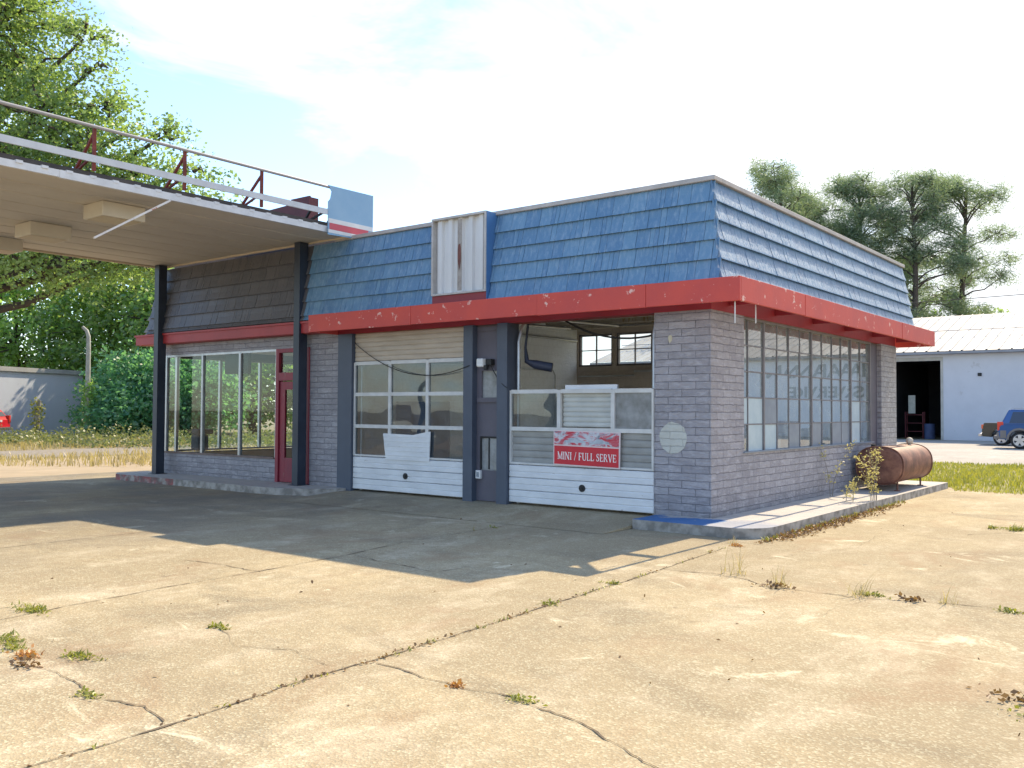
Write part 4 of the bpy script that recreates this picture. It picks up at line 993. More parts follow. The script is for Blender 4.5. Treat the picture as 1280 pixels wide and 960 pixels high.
def suv(name, label, cat, loc, rot, L=4.5, W=1.82, H=1.75, paint=None, clad=None, pickup=False, rear_lights=True, group=None, tail=(.62,.05,.03)):
    """rear at local x=0, nose at x=L, wheels on z=0; built at origin then placed"""
    t = thing(name, label, cat, (0,0,0), group)
    h = W/2; wb = (.85, L-.9); wr = .37
    body = [(.06,.42)]+arch(wb[0], .44, .40)+arch(wb[1], .44, .40)+[(L-.05,.40),(L,.62),(L-.04,.86),(L-.3,.98),(L-1.15,1.06),(L-1.3,1.08),(.12,1.08),(.03,.95),(.0,.6)]
    s = MB()
    bm = bmesh.new()
    vs0 = [bm.verts.new((x,-h,z)) for x,z in body]; vs1 = [bm.verts.new((x,h,z)) for x,z in body]
    k = len(body)
    for i in range(k): bm.faces.new((vs0[i],vs0[(i+1)%k],vs1[(i+1)%k],vs1[i]))
    bm.faces.new(vs0); bm.faces.new(list(reversed(vs1)))
    bmesh.ops.recalc_face_normals(bm, faces=bm.faces[:])
    bmesh.ops.bevel(bm, geom=[e for e in bm.edges if abs(e.verts[0].co.y-e.verts[1].co.y) < 1e-6], offset=.045, segments=2, affect='EDGES')
    s.bm(bm); bd = put('body', s, paint, t)
    # cabin
    x_rb, x_rt, x_ft, x_fb = (.12,.42,L-2.05,L-1.25) if not pickup else (1.75,1.85,L-2.05,L-1.3)
    z0, z1 = 1.07, H-.03; hi = h-.17
    def cab(m, x0,x1,x2,x3, z0, z1, w0, w1):
        m.hexa([(x0,-w0,z0),(x3,-w0,z0),(x3,w0,z0),(x0,w0,z0),(x1,-w1,z1),(x2,-w1,z1),(x2,w1,z1),(x1,w1,z1)])
    s = MB(); cab(s, x_rb, x_rt, x_ft, x_fb, z0, z1, h-.03, hi); put('cabin', s, paint, t, bevel=.05)
    s = MB(); e = .012
    def sidepoint(x, z, sgn): 
        k = (z-z0)/(z1-z0); return (x, sgn*((h-.03)+(hi-h+.03)*k+e), z)
    zs0, zs1 = z0+.06, z1-.1
    def xr(z): return x_rb+(x_rt-x_rb)*(z-z0)/(z1-z0)
    def xf(z): return x_fb+(x_ft-x_fb)*(z-z0)/(z1-z0)
    span = [(.1,.31),(.35,.63),(.66,.93)] if not pickup else [(.08,.46),(.5,.93)]
    for sgn in (-1,1):
        for a,b in span:
            q = []
            for z, kk in ((zs0,a),(zs0,b),(zs1,b),(zs1,a)): q.append(sidepoint(xr(z)+(xf(z)-xr(z))*kk, z, sgn))
            s.add(q, [(0,1,2,3)])
    for (xa, sg) in ((xr,-1),(xf,1)):
        q = []
        for z, yy in ((zs0,-1),(zs0,1),(zs1,1),(zs1,-1)):
            k = (z-z0)/(z1-z0); q.append((xa(z)+sg*e, yy*((h-.03)+(hi-h+.03)*k-.12), z))
        s.add(q, [(0,1,2,3)])
    put('windows', s, GLASS_CAR_SOLID, t, fixn=False)
    if clad:
        s = MB()
        s.bbox(-.05,.10,-h+.02,h-.02,.42,.72,.03)
        for sgn in (-1,1):
            yy = (sgn*(h-.01), sgn*(h+.025))
            for xc in wb:
                o_ = arch(xc,.52,.40); i_ = list(reversed(arch(xc,.43,.40)))
                s.prism(o_+i_, 'y', min(yy), max(yy))
            s.box(wb[0]+.52, wb[1]-.52, min(yy), max(yy)-.005, .40, .66)
            s.box(.1, wb[0]-.52, min(yy), max(yy)-.005, .45, .80)
        put('cladding', s, clad, t)
    for sgn in (-1,1):
        s = MB(); s.bbox(-.02,.22,sgn*(h-.10)-.07,sgn*(h-.10)+.07+.05*(sgn>0),.80,1.18 if not pickup else 1.0,.015)
        put('tail_light', s, M(name+'_tail', tail, tail, 3, .25) if name+'_tail' not in D.materials else D.materials[name+'_tail'], t)
        s = MB(); s.bbox(L-.12,L+.005,sgn*(h-.35)-.15,sgn*(h-.35)+.15,.68,.86,.02); put('headlight', s, WHITE, t)
    for x in wb:
        for sgn in (-1,1): wheel(t, x, sgn*(h-.12), wr, .23, sgn, RIM)
    if not pickup:
        for sgn in (-1,1):
            s = MB(); s.tube([(x_rt+.05,sgn*(hi-.1),z1),(x_rt+.12,sgn*(hi-.1),z1+.07),(x_ft-.12,sgn*(hi-.1),z1+.07),(x_ft-.05,sgn*(hi-.1),z1)], .018, 6); put('roof_rail', s, ALU, t)
    s = MB(); s.bbox(-.16,.02,-h+.04,h-.04,.42,.58,.03); put('bumper', s, CHROME if not clad else clad, t)
    s = MB(); s.box(-.165,-.161,-.16,.16,.62,.74) if False else s.box(-.015,-.004,-.16,.16,.84,.95); put('number_plate', s, WHITE, t)
    t.location = loc; t.rotation_euler = (0,0,rot); return t
def car_paint(name, c, metal=.3):
    m, nt, b = newmat(name); b.inputs['Base Color'].default_value = (*c,1); b.inputs['Metallic'].default_value = metal
    b.inputs['Roughness'].default_value = .28; b.inputs['Coat Weight'].default_value = .6; b.inputs['Coat Roughness'].default_value = .05; return m
GLASS_CAR_SOLID = car_paint('tinted_glass', (.012,.03,.07), 0)
RIM = M('alloy_rim', (.62,.62,.62), (.55,.55,.55), 4, .3, .6)
CHROME = M('chrome', (.55,.56,.58), (.5,.5,.52), 4, .2, .9)
suv('sport_utility', 'blue sport utility vehicle with grey cladding parked before the white warehouse', 'suv', (-2.22,34.2,0), R(3), paint=car_paint('suv_blue', (.02,.085,.26), .3), clad=M('suv_cladding', (.18,.165,.16), (.16,.15,.145), 3, .5))
suv('pickup_truck', 'dark green pickup truck with orange tail light parked beyond the blue vehicle', 'truck', (-3.62,38.3,0), R(3), L=5.0, H=1.7, paint=car_paint('truck_green', (.008,.014,.016), 0), pickup=True, tail=(.75,.16,.06))
suv('red_car', 'red car cut by the left picture edge before the pale block building', 'car', at(-26.0,46,0), R(215), L=4.4, H=1.5, paint=car_paint('car_red', (.55,.015,.03), .1))

# ------------------------------------------------------------------ pale block building at left
bb = thing('block_building', 'low pale block building with flat roof behind the weeds at far left', 'building', at(-34,48,0))
FPB = [at(-26.5,55.8,0)[:2], at(-31.3,37.5,0)[:2], at(-41,40,0)[:2], at(-36.2,58.3,0)[:2]]
s = MB(); s.prism(FPB, 'z', 0, 3.6); put('wall', s, M('pale_wall', (.50,.54,.62), (.46,.49,.57), .5, .8, spots=(.4,.43,.5), spotscale=1.0, spotlevel=.66), bb)
cx_ = sum(p[0] for p in FPB)/4; cy_ = sum(p[1] for p in FPB)/4
s = MB(); s.prism([(cx_+(p[0]-cx_)*1.03, cy_+(p[1]-cy_)*1.03) for p in FPB], 'z', 3.6, 3.85); put('roof', s, M('pale_roof', (.42,.42,.42), (.3,.3,.3), 1), bb)

# ------------------------------------------------------------------ vegetation
LEAF_OAK = leaf_mat('oak_leaves', (.05,.12,.06), (.33,.43,.14), .5)
LEAF_MID = leaf_mat('mid_leaves', (.05,.16,.085), (.36,.50,.15), .6)
LEAF_DARK = leaf_mat('dark_leaves', (.03,.14,.11), (.20,.40,.19), .5)
LEAF_PINE = leaf_mat('pine_needles', (.07,.135,.105), (.25,.31,.20), .45)
WEED = leaf_mat('weed_green', (.09,.12,.02), (.36,.35,.06), .3)
DRY = leaf_mat('dry_grass', (.24,.19,.08), (.52,.41,.20), .3)
ORANGE = leaf_mat('orange_weed', (.30,.12,.03), (.55,.27,.06), .3)
BARK = M('bark', (.10,.08,.065), (.055,.045,.04), 8, .95, bmp=.8, bscale=18, stretch=(1,1,.3))
BARKG = M('grey_bark', (.28,.26,.23), (.17,.16,.14), 6, .95, bmp=.8, bscale=18, stretch=(1,1,.3))

def leafquad(mb, p, size, rr, k, asp=.55, fold=True):
    u = Vector((rr.gauss(0,1), rr.gauss(0,1), rr.gauss(0,.7))).normalized()
    v = u.cross(Vector((rr.gauss(0,1), rr.gauss(0,1), rr.gauss(0,1)))).normalized()
    a = p; L = u*size; w = v*size*asp*.5
    b = len(mb.v)
    mb.v += [tuple(a), tuple(a+L*.5+w), tuple(a+L), tuple(a+L*.5-w)]
    mb.f.append((b,b+1,b+2,b+3)); mb.sm.append(False); mb.var.append(k)

def tree(name, label, cat, base, trunk_top, lobes, rr, leafmat, bark, trunk_r, nclus, nleaf, size, clus_r, group=None, lean=(0,0), limbs=True, needle=False, hollow=.55, low=None):
    t = thing(name, label, cat, base, group); B = Vector(base)
    tm = MB(); cm = MB()
    top = Vector(trunk_top); pts = []; rs = []
    for i in range(9):
        k = i/8; p = B.lerp(top, k) + Vector((noise.noise(Vector((k*2.3,B.x,0)))*.5*k, noise.noise(Vector((k*2.1,B.y,5)))*.5*k, 0)); pts.append(p); rs.append(trunk_r*(1.25 if i == 0 else 1)*(1-.72*k))
    tm.tube(pts, rs, 9)
    vol = [l[1][0]*l[1][1]*l[1][2] for l in lobes]; tot = sum(v**.75 for v in vol)
    for l, v in zip(lobes, vol):
        c = Vector(l[0]); r = Vector(l[1]); nc = max(3, int(nclus*(v**.75)/tot))
        if limbs:
            # limb from trunk to lobe centre
            k = min(.97, max(.25, (c.z-B.z)*(.90 if needle else .62)/max(.1, (top.z-B.z)))); k8 = k*8; i0 = min(7, int(k8)); st_ = pts[i0].lerp(pts[i0+1], k8-i0)
            mid = st_.lerp(c, .5) + Vector((rr.uniform(-.5,.5), rr.uniform(-.5,.5), rr.uniform(-.2,.6)))
            L_ = [st_, st_.lerp(mid,.5)+Vector((0,0,.2)), mid, mid.lerp(c,.6)+Vector((rr.uniform(-.3,.3),)*3), c]
            lr = trunk_r*(.22 if needle else .42); tm.tube(L_, [lr, lr*.8, lr*.62, lr*.4, lr*.18], 6)
        for _ in range(nc):
            while True:
                d = Vector((rr.uniform(-1,1), rr.uniform(-1,1), rr.uniform(-1,1)))
                if hollow < d.length <= 1 or (d.length <= hollow and rr.random() < .3): break
            d *= rr.uniform(.9, 1.12)
            p = c + Vector((d.x*r.x, d.y*r.y, d.z*r.z))
            if low is not None and p.z < low: continue
            if rr.random() < .35:
                q = c.lerp(p, .3)
                tm.tube([q, q.lerp(p,.5)+Vector((rr.uniform(-.2,.2),rr.uniform(-.2,.2),rr.uniform(-.1,.25))), p], [.05*trunk_r/.3,.035*trunk_r/.3,.014*trunk_r/.3], 4, False)
            tone = min(1, max(0, rr.gauss(.45,.2)))
            cr_ = clus_r*rr.uniform(.6,1.3)
            m_ = int(nleaf*rr.uniform(.5,1.4))
            for _k in range(m_):
                o = Vector((rr.gauss(0,1)*cr_*.5, rr.gauss(0,1)*cr_*.5, rr.gauss(0,1)*cr_*.36))
                leafquad(cm, p+o, size*rr.uniform(.6,1.4), rr, min(1,max(0,tone+rr.gauss(0,.17))), .12 if needle else .6)
    put('trunk', tm, bark, t); put('crown', cm, leafmat, t, fixn=False)
    return t

rr = random.Random(21)
# big oak
def LB(lat, dep, z, r): return (at(lat, dep, z), (r[0], r[0] if len(r) < 3 else r[1], r[-1]))
tree('oak_tree', 'huge spreading oak with sunlit crown rising behind the canopy at left', 'tree', at(-24.5,37,0), at(-24.0,37,12),
     [LB(-20.4,35,16.6,(2.9,2.2)), LB(-22.5,36,14,(3.4,3.0)), LB(-19.0,35,14.6,(1.7,1.2)), LB(-17.6,34,12.6,(2.0,1.6)), LB(-16.2,34,11.2,(2.2,1.4)), LB(-14.3,34,10.4,(1.4,1.0)), LB(-14.6,34.5,9.2,(1.9,.9)),
      LB(-18.3,35,9.6,(3.0,1.5)), LB(-13.6,34,8.6,(1.5,.7)), LB(-21.5,36,10.5,(3.2,2.4)), LB(-22,33,7.4,(3.0,1.2)), LB(-18,34,7.0,(2.6,1.0)), LB(-14.8,35,7.3,(1.8,.8)), LB(-19.5,33,17.5,(1.8,1.5)), LB(-25,36,18,(3.5,2.5)), LB(-28,37,13,(3.5,4)), LB(-13.2,34,11.9,(1.1,.5)), LB(-12.3,34,10.6,(1.2,.5)), LB(-15.8,34,14.6,(1.0,.6)), LB(-12.0,34,9.2,(1.3,.6)), LB(-15.9,34.5,13.2,(1.4,.8)), LB(-11.2,34,8.4,(.9,.4)), LB(-16.6,34.5,15.8,(1.0,.7))],
     rr, LEAF_OAK, BARK, .55, 1750, 62, .165, .74, hollow=.25)
# a long low limb under the canopy belongs to the oak: part
# background trees
bgt = [(-34,62,15,'dense green tree behind the pale block building at the picture edge', LEAF_MID, 5.2),
       (-28.5,64,14,'leafy tree behind the middle of the pale block building', LEAF_OAK, 4.6),
       (-24.0,63,13,'leafy tree behind the right end of the pale block building', LEAF_MID, 4.4),
       (-20.4,60,12,'leafy tree rising left of the navy canopy post', LEAF_OAK, 4.2),
       (-16.6,58,13,'leafy tree seen through the left office windows', LEAF_MID, 4.8),
       (-12.0,62,12,'leafy tree hidden mostly behind the office roof', LEAF_OAK, 4.8)]
for lat, dep, h, lb, lm, r in bgt:
    zl = h-r*.75
    tree('broadleaf_tree', lb, 'tree', at(lat,dep,0), at(lat,dep,h*.8), [LB(lat,dep,zl,(r,r*.75)), LB(lat-r*.6,dep-1,zl-1.6,(r*.7,r*.5)), LB(lat+r*.6,dep-1.5,zl-1.2,(r*.7,r*.5)), LB(lat,dep-2,zl-3.5,(r*.95,r*.5)), LB(lat+r*.3,dep-2,zl-5.5,(r*.9,r*.45)), LB(lat-r*.5,dep-2,zl-5.4,(r*.85,r*.45)), LB(lat+r*.1,dep-2.5,zl-7.4,(r*.9,r*.4))],
         rr, lm, BARK, .3, 470, 34, .32, 1.0, 'trees at the left background', low=1.0)
# dark shrub mass right of the block building
for i, (lat, dep, h, r, lb) in enumerate([(-21.3,50,4.6,2.2,'dark rounded shrub nearest the pale building corner'), (-18.9,49,5.0,2.3,'tall dark shrub left of the navy canopy post'), (-16.8,49,4.4,2.2,'dark shrub seen through the office glass'), (-20.2,47.5,2.6,1.5,'low dark shrub in front of the tall ones')]):
    tree('shrub', lb, 'shrub', at(lat,dep,0), at(lat,dep,h*.6), [LB(lat,dep,h*.55,(r,h*.45)), LB(lat+.7,dep-.6,h*.4,(r*.8,h*.36)), LB(lat-.7,dep-.5,h*.36,(r*.8,h*.34))], rr, LEAF_DARK, BARK, .1, 240, 34, .24, .65, 'dark shrubs by the block building', hollow=.4)
# pines
def pine(lat, dep, h, spread, lb, seed, crown_lo=.42, fork=False, dens=1):
    q = random.Random(seed); lobes = []
    for i in range(int(27*dens)):
        k = crown_lo+(1-crown_lo)*((i+.5)/(27*dens))**.85
        wdt = spread*(math.sin(min(1,(1-k)/(1-crown_lo)*1.15+.1)*math.pi*.62+.25))
        a = q.uniform(0,6.28); rad = wdt*q.uniform(.35,1.0)
        x, y = math.cos(a)*rad, math.sin(a)*rad
        s = q.uniform(.7,1.25)
        lobes.append(((at(lat+x,dep+y,h*k)), (1.35*s,1.35*s,.66*s)))
    for i in range(3): lobes.append((at(lat+q.uniform(-.9,.9)*spread*.35,dep+q.uniform(-1,1),h*(.95+.02*i)), (1.2,1.2,.7)))
    return tree('pine_tree', lb, 'tree', at(lat,dep,0), at(lat+q.uniform(-.4,.4),dep,h*.97), lobes, q, LEAF_PINE, BARK, .36, int(430*dens), 62, .36, .72, 'pines behind the warehouse', needle=True, hollow=.2)
pine(38.3,77,21.4,5.0,'rightmost pine with the widest airy crown', 1, .33, dens=1.4)
pine(33.6,75,21.3,3.9,'tall slender pine with a round top left of the widest pine', 2, .36, dens=1.3)
pine(29.6,77,21.3,4.0,'pine with dense top in the middle of the pine group', 3, .34, dens=1.35)
pine(35.6,82,15.5,2.6,'shorter pine standing between two tall right pines', 4, .28)
pine(27.4,76,17.5,2.4,'shorter pine just right of the gap in the pine row', 5, .3, dens=1.0)
pine(22.0,74,21.4,4.8,'broad pine at the left end showing over the mansard corner', 6, .48, dens=1.5)
pine(25.6,80,20.2,2.2,'thin pine at the right edge of the leftmost broad pine', 7, .5, dens=.7)
for i,(lat,dep,h,r,lb) in enumerate([(30.5,79,12.0,2.4,'low scrub tree at the foot of the middle pines behind the warehouse'),(36.8,80,12.5,2.8,'low scrub tree at the foot of the right pines'),(41.5,80,11.5,2.2,'yellow green sapling at the right edge behind the warehouse roof')]):
    tree('scrub_tree', lb, 'tree', at(lat,dep,0), at(lat,dep,h*.85), [LB(lat,dep,h*.82,(r,1.6)), LB(lat+1,dep,h*.70,(r,1.4)), LB(lat-1.2,dep,h*.66,(r,1.4)), LB(lat+.2,dep,h*.55,(r,1.4))], rr, LEAF_MID if i != 2 else LEAF_OAK, BARK, .12, 60, 30, .3, .8, 'scrub trees below the pines')

# bent pole and vine-covered post
pl = thing('bent_pole', 'tall grey pole with a bent top standing among weeds by the block building', 'pole', at(-22.05,47,0))
b_ = Vector(at(-22.05,47,0)); s = MB()
s.tube([b_, b_+Vector((0,0,2)), b_+Vector((.02,0,4.6)), b_+Vector((0,0,5.3)), b_+RH*-.1+Vector((0,0,5.6)), b_+RH*-.32+Vector((0,0,5.8))], [.16,.13,.11,.10,.09,.08], 10); put('shaft', s, M('pole_grey', (.42,.42,.40), (.3,.3,.28), 4), pl)
def leafclump(mb, c, r, n, size, rr, tone=.45, asp=.6):
    c = Vector(c)
    for _ in range(n): leafquad(mb, c+Vector((rr.gauss(0,.5)*r[0], rr.gauss(0,.5)*r[1], rr.gauss(0,.5)*r[2])), size*rr.uniform(.6,1.4), rr, min(1,max(0,tone+rr.gauss(0,.2))), asp)
s = MB()
for i in range(14): leafclump(s, b_+Vector((rr.uniform(-.3,.3),rr.uniform(-.3,.3),.2+i*.2)), (.55-.02*i,.55-.02*i,.3), 45, .2, rr)
put('vine', s, LEAF_MID, pl, fixn=False)
vp = thing('vine_post', 'leaning stump post covered in green vine before the pale block building', 'post', at(-23.6,45,0))
b_ = Vector(at(-23.6,45,0)); s = MB(); s.tube([b_, b_+Vector((0,0,1.2)), b_+RH*.1+Vector((0,0,1.95))], [.16,.13,.09], 8); put('stump', s, BARKG, vp)
s = MB()
for i in range(10): leafclump(s, b_+Vector((rr.uniform(-.1,.1),0,.2+i*.19)), (.3,.3,.2), 34, .15, rr, .55)
put('vine', s, WEED, vp, fixn=False)

# grasses -----------------------------------------------------------
def blades(mb, x, y, n, h, spread, rr, tone=.5, lean=.4, w=.012):
    for _ in range(n):
        a = rr.uniform(0,6.28); d = rr.random()**.5*spread
        p = Vector((x+math.cos(a)*d, y+math.sin(a)*d, -.006)); hh = h*rr.uniform(.5,1.15); b = rr.uniform(0,6.28)
        l = Vector((math.cos(b),math.sin(b),0))*hh*lean*rr.uniform(.2,1); wd = Vector((-math.sin(b),math.cos(b),0))*w
        i = len(mb.v); m = p+l*.35+Vector((0,0,hh*.6)); e = p+l+Vector((0,0,hh))
        mb.v += [tuple(p-wd),tuple(p+wd),tuple(m+wd*.8),tuple(m-wd*.8),tuple(e)]
        mb.f += [(i,i+1,i+2,i+3),(i+3,i+2,i+4)]; mb.sm += [False,False]; k = min(1,max(0,tone+rr.gauss(0,.2))); mb.var += [k,k]
g = MB(); q = random.Random(8)
for _ in range(22000):
    x = q.uniform(.2,14) if q.random() < .75 else q.uniform(-3,1); y = q.uniform(8.5,19.4)
    if x < 1.2 and y < 9.2: continue
    blades(g, x, y, 1, .07+.10*abs(noise.noise(Vector((x*.6,y*.6,0)))), .04, q, .55+.5*noise.noise(Vector((x*.5,y*.5,3))), .6, .014)
put('grass_strip', g, leaf_mat('lawn_blades', (.12,.15,.02), (.42,.39,.07), .3), kind='stuff', fixn=False)
sheet('grass_soil', [(1.32,8.75),(30,8.4),(60,8.4),(60,19.0),(-9.4,19.2),(-9.4,9.8),(.9,9.7)], -.008, M('grass_soil', (.20,.19,.05), (.30,.26,.09), 1.6, .95))
g = MB()
for _ in range(24000):
    lat, dep = q.uniform(-27,-9), q.uniform(24.5,44)
    x, y, _z = at(lat, dep, 0)
    if -29.6 < x < -24.2+noise.noise(Vector((y,0,0)))*.6 or x > -17.3+1.2*noise.noise(Vector((y*.7,3,0))): continue
    pz = noise.noise(Vector((x*.45,y*.45,7)))
    if q.random() > .5+pz: continue
    blades(g, x, y, 1, .18+.38*abs(noise.noise(Vector((x*.3,y*.3,0)))), .12, q, .5+pz*.5, .8, .014)
put('dry_grass', g, DRY, kind='stuff', fixn=False)
g = MB()
for _ in range(430):
    lat = q.uniform(-27,-8); dep = q.uniform(36,45); 
    x, y, _z = at(lat, dep, 0)
    hh = .2+1.1*abs(noise.noise(Vector((lat*.5,dep*.4,1))))
    leafclump(g, (x,y,hh*.5), (.5,.5,hh*.6), 30, .13, q, .25+.5*q.random())
put('weed_row', g, leaf_mat('weed_row_leaves', (.03,.07,.04), (.26,.27,.11), .35), kind='stuff', fixn=False)

# weeds growing in the joints: one thing each
def tuft(x, y, kind_, label, s=1, group='weeds in the pavement cracks'):
    m = MB(); q = random.Random(int((x*31+y*17)*100) & 0xffff)
    if kind_ == 'green':
        [blades(m, x+q.gauss(0,.09)*s, y+q.gauss(0,.035)*s, int(q.uniform(6,20)*s), q.uniform(.02,.055)*s, q.uniform(.03,.08)*s, q, q.uniform(.3,.8), 1.8, .006) for _ in range(7)]
        leafclump(m, (x,y,.008), (.16*s,.07*s,.008), int(70*s), .03, q, .55); mat_ = WEED
    elif kind_ == 'orange':
        blades(m, x, y, int(50*s), .045*s, .10*s, q, .5, 1.6, .006); leafclump(m, (x,y,.015*s), (.11*s,.08*s,.02*s), int(110*s), .028, q); mat_ = ORANGE
    elif kind_ == 'brown':
        leafclump(m, (x,y,.02), (.16*s,.10*s,.02), int(70*s), .04, q, .3); mat_ = leaf_mat('brown_litter', (.10,.05,.02), (.34,.20,.09), .2) if 'brown_litter' not in D.materials else D.materials['brown_litter']
    else:
        blades(m, x, y, int(16*s), .30*s, .12*s, q, .6, 1.0, .003); blades(m, x, y, int(22*s), .13*s, .17*s, q, .35, 1.3, .0035); mat_ = DRY
    m.v = [(a,b,max(c,.003)) for a,b,c in m.v]
    put('weed_tuft', m, mat_, None, (x,y,0), label, 'weed', group, fixn=False)
T = [(-1.84,-8.13,'green','flat green weed in the left slab joint at the picture edge',1.3),(-1.11,-8.65,'green','green weed left of the orange weed at the lower left',1.0),(-.90,-8.72,'green','wide green weed touching the orange weed',1.0),
     (-.57,-8.76,'orange','bright orange weed clump at the lower left corner',1.0),(-.36,-8.86,'brown','brown clump just below the orange weed',.8),(-.30,-8.55,'green','green weed right of the orange weed',1.0),(-.3,-7.53,'green','lone green weed in the middle of the left slab',.8),
     (.5,-8.9,'green','small green weed along the lower left crack',.7),(2.45,-7.46,'green','green weed in the bottom crack right of the long joint',.7),(1.98,-7.5,'orange','orange brown weed on the crack below the long joint',.6),
     (1.11,-5.35,'green','yellowish weed low on the long joint',.7),(1.07,-4.27,'green','bright weed on the long joint near the shadow tip',.7),(1.7,-3.11,'dry','dry straw grass tuft nearest the walkway corner',1.0),(2.3,-3.42,'dry','sparse dry straw grass with brown litter on the right crack',.9),
     (3.0,-3.38,'dry','thin dry stalks beside the green weed on the right crack',.9),(3.07,-3.28,'green','green weed on the right crack between dry stalks',.9),(4.13,-3.26,'green','green weed at the right picture edge on the crack',.9),(3.24,2.51,'green','large green weed at the right picture edge by the dark stain',2.0),
     (4.66,-5.75,'brown','brown litter clump at the lower right edge',1.5),(4.85,-6.0,'green','green weed clump at the lower right corner',2.2),(4.62,-5.35,'orange','small orange weed above the lower right corner',.7),(.98,-1.35,'orange','orange weed at the walkway corner',.8),(.86,-1.2,'dry','pale dead tuft at the walkway corner',.5),
     (2.3,-3.50,'brown','brown litter patch on the right crack',1.0),(3.7,-3.24,'dry','sparse stalks near the right end of the right crack',.6),(3.4,-3.33,'brown','brown litter beside the stalks on the right crack',.9),(-2.27,-1.9,'green','small weed in the shaded joint before the open bay',.5),(-2.3,-2.3,'dry','tiny dry weed in the shaded joint',.35)]
for x, y, k, lb, s_ in T: tuft(x, y, k, lb, s_*.85)
# litter and seedlings along kerb and joints
g = MB(); q = random.Random(77)
for _ in range(620):
    y = q.uniform(-1.1,6.0)*q.uniform(.3,1); x = 1.06+abs(q.gauss(0,.11)); leafclump(g, (x,y,.014), (.04,.04,.014), 3, .042, q, q.uniform(.1,.8))
for _ in range(130):
    t_ = q.random(); i = int(t_*(len(J1)-1)); a, b = Vector(J1[i]), Vector(J1[i+1]); p = a.lerp(b, q.random())
    leafclump(g, (p.x,p.y,.008), (.03,.05,.006), 2, .025, q, .4)
for _ in range(160):
    x, y = q.uniform(-4,6), q.uniform(-10,7)
    leafclump(g, (x,y,.006), (.02,.02,.004), 1, .03, q, .2)
g.v = [(a,b,max(c,.004)) for a,b,c in g.v]
put('leaf_litter', g, D.materials['brown_litter'], kind='stuff', fixn=False)
g = MB()
for _ in range(60):
    y = q.uniform(-.9,5.5); blades(g, 1.05+abs(q.gauss(0,.04)), y, 6, .07, .05, q, .5, 1.2, .006)
for _ in range(26):
    i = q.randrange(len(J1)-1); p = Vector(J1[i]).lerp(Vector(J1[i+1]), q.random()); blades(g, p.x, p.y, 5, .035, .05, q, .6, 1.5, .006)
g.v = [(a,b,max(c,.003)) for a,b,c in g.v]
put('kerb_weeds', g, WEED, kind='stuff', fixn=False)
def stalk(x, y, z, h, n, label, seed):
    q = random.Random(seed); m = MB(); lf = MB(); B = Vector((x,y,z))
    for k in range(n):
        l = Vector((q.uniform(-.38,.38),q.uniform(-.38,.38),0))*h; hh = h*q.uniform(.75,1.05); o = Vector((q.uniform(-.06,.06),q.uniform(-.06,.06),0))
        P_ = [B+o+l*(t*t)+Vector((0,0,hh*t)) for t in (0,.25,.5,.75,1)]
        m.tube(P_, [.006,.005,.004,.003,.002], 4)
        for j in range(17):
            t = .25+.75*q.random(); p = B+o+l*(t*t)+Vector((0,0,hh*t)); leafclump(lf, p, (.06,.06,.04), 4, .05, q, .6, .4)
    t_ = thing('tall_weed', label, 'weed', (x,y,z), 'tall weeds beside the side wall')
    put('stem', m, BARKG, t_); put('leaves', lf, leaf_mat('straw_leaves', (.32,.26,.08), (.66,.56,.26), .3) if 'straw_leaves' not in D.materials else D.materials['straw_leaves'], t_, fixn=False)
stalk(.16, 4.3, .13, 1.05, 2, 'tall pale weed against the side wall below the window', 3)
stalk(.98, 4.1, .02, 1.0, 6, 'bushy yellow weed at the kerb in front of the rusty tank', 4)
stalk(.72, 3.6, .13, .40, 2, 'short weed between the two taller weeds on the walkway', 5)

# overhead wire
f = MB(); a = Vector((-40,52,9.0)); b = Vector((60,58,12.5)); pts = []
for i in range(25):
    t = i/24; p = a.lerp(b,t); p.z -= 1.2*4*t*(1-t); pts.append(p)
f.tube(pts, .025, 5); put('overhead_wire', f, BLACK, None, tuple(a), 'thin overhead wire crossing in front of the pines', 'wire')

# ------------------------------------------------------------------ light and sky
EL, AZ = 44.0, 1.0     # sun stands beyond the building, along the side wall (degrees east of +y)
sun = D.lights.new('sun', 'SUN'); sun.energy = 3.25; sun.angle = R(.53); sun.color = (1.0,.83,.58)
so_ = D.objects.new('sun', sun); COL.objects.link(so_)
sd = Vector((math.sin(R(AZ))*math.cos(R(EL)), math.cos(R(AZ))*math.cos(R(EL)), math.sin(R(EL))))
so_.rotation_euler = sd.to_track_quat('Z','Y').to_euler()
w = D.worlds.new('World'); scene.world = w; w.use_nodes = True; nt = w.node_tree
bg = nt.nodes['Background']; sky = nt.nodes.new('ShaderNodeTexSky'); sky.sky_type = 'NISHITA'; sky.sun_disc = False
sky.sun_elevation = R(EL); sky.sun_rotation = R(AZ); sky.altitude = 60; sky.air_density = 1.0; sky.dust_density = .4; sky.ozone_density = 3.0
tc = nt.nodes.new('ShaderNodeTexCoord')
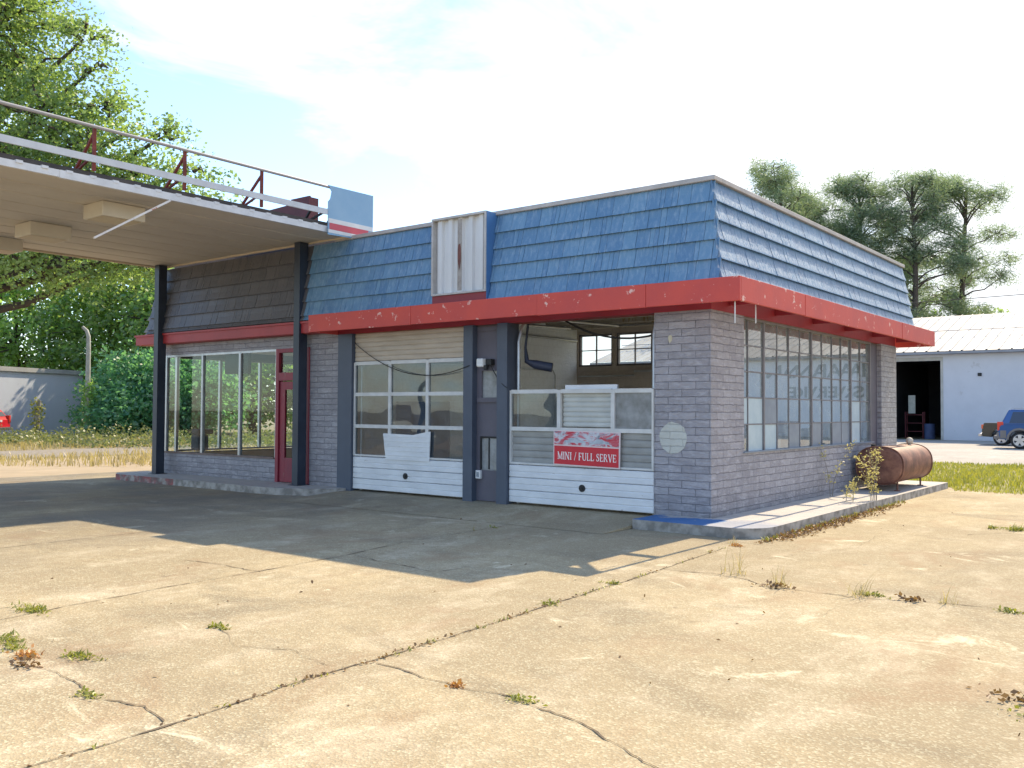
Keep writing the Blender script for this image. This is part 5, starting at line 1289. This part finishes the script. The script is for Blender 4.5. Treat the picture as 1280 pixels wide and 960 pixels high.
mp = nt.nodes.new('ShaderNodeMapping'); mp.inputs['Scale'].default_value = (1,1,2.6); nt.links.new(tc.outputs['Generated'], mp.inputs['Vector'])
n1 = noisef(nt, mp.outputs[0], 3.2, 8, .6, .6)
sz = N(nt, 'ShaderNodeSeparateXYZ'); nt.links.new(tc.outputs['Generated'], sz.inputs[0])
n1 = maths(nt, 'ADD', n1, maths(nt, 'MULTIPLY', maths(nt, 'ADD', sz.outputs[0], .50), .50))   # thicker veil towards the sun side
cl = ramp(nt, n1, [(.36,.06),(.56,1)])
low = ramp(nt, sz.outputs[2], [(.40,1),(.62,.1)])      # cloud bank towards the horizon, clear overhead
back = ramp(nt, maths(nt, 'ADD', maths(nt, 'MULTIPLY', sz.outputs[1], .5), .5), [(.42,.25),(.62,1)])   # clearer behind the viewer
low = maths(nt, 'MULTIPLY', low, back)
col = mix(nt, maths(nt, 'MULTIPLY', cl, low), sky.outputs[0], (3.9,4.05,4.2))
nt.links.new(col, bg.inputs['Color']); bg.inputs['Strength'].default_value = .15

# ------------------------------------------------------------------ camera
cam = D.cameras.new('camera'); co = D.objects.new('camera', cam); COL.objects.link(co); scene.camera = co
cam.sensor_width = 36; cam.lens = 1130.8*36/1280; cam.clip_end = 3000; cam.clip_start = .05
yaw, pit, rol = R(37.904), R(1.632), R(.2936)
F = Vector((-math.sin(yaw)*math.cos(pit), math.cos(yaw)*math.cos(pit), math.sin(pit))); r = Vector((math.cos(yaw), math.sin(yaw), 0)); u = r.cross(F)
r2 = r*math.cos(rol)+u*math.sin(rol); u2 = -r*math.sin(rol)+u*math.cos(rol)
co.matrix_world = Matrix(((r2.x,u2.x,-F.x,CAM.x),(r2.y,u2.y,-F.y,CAM.y),(r2.z,u2.z,-F.z,CAM.z),(0,0,0,1)))
scene.view_settings.view_transform = 'Standard'; scene.view_settings.look = 'None'; scene.view_settings.exposure = 1.18; scene.view_settings.gamma = 1
scene.view_settings.use_curve_mapping = False
scene.render.engine = 'CYCLES'; scene.cycles.max_bounces = 8; scene.cycles.transparent_max_bounces = 16
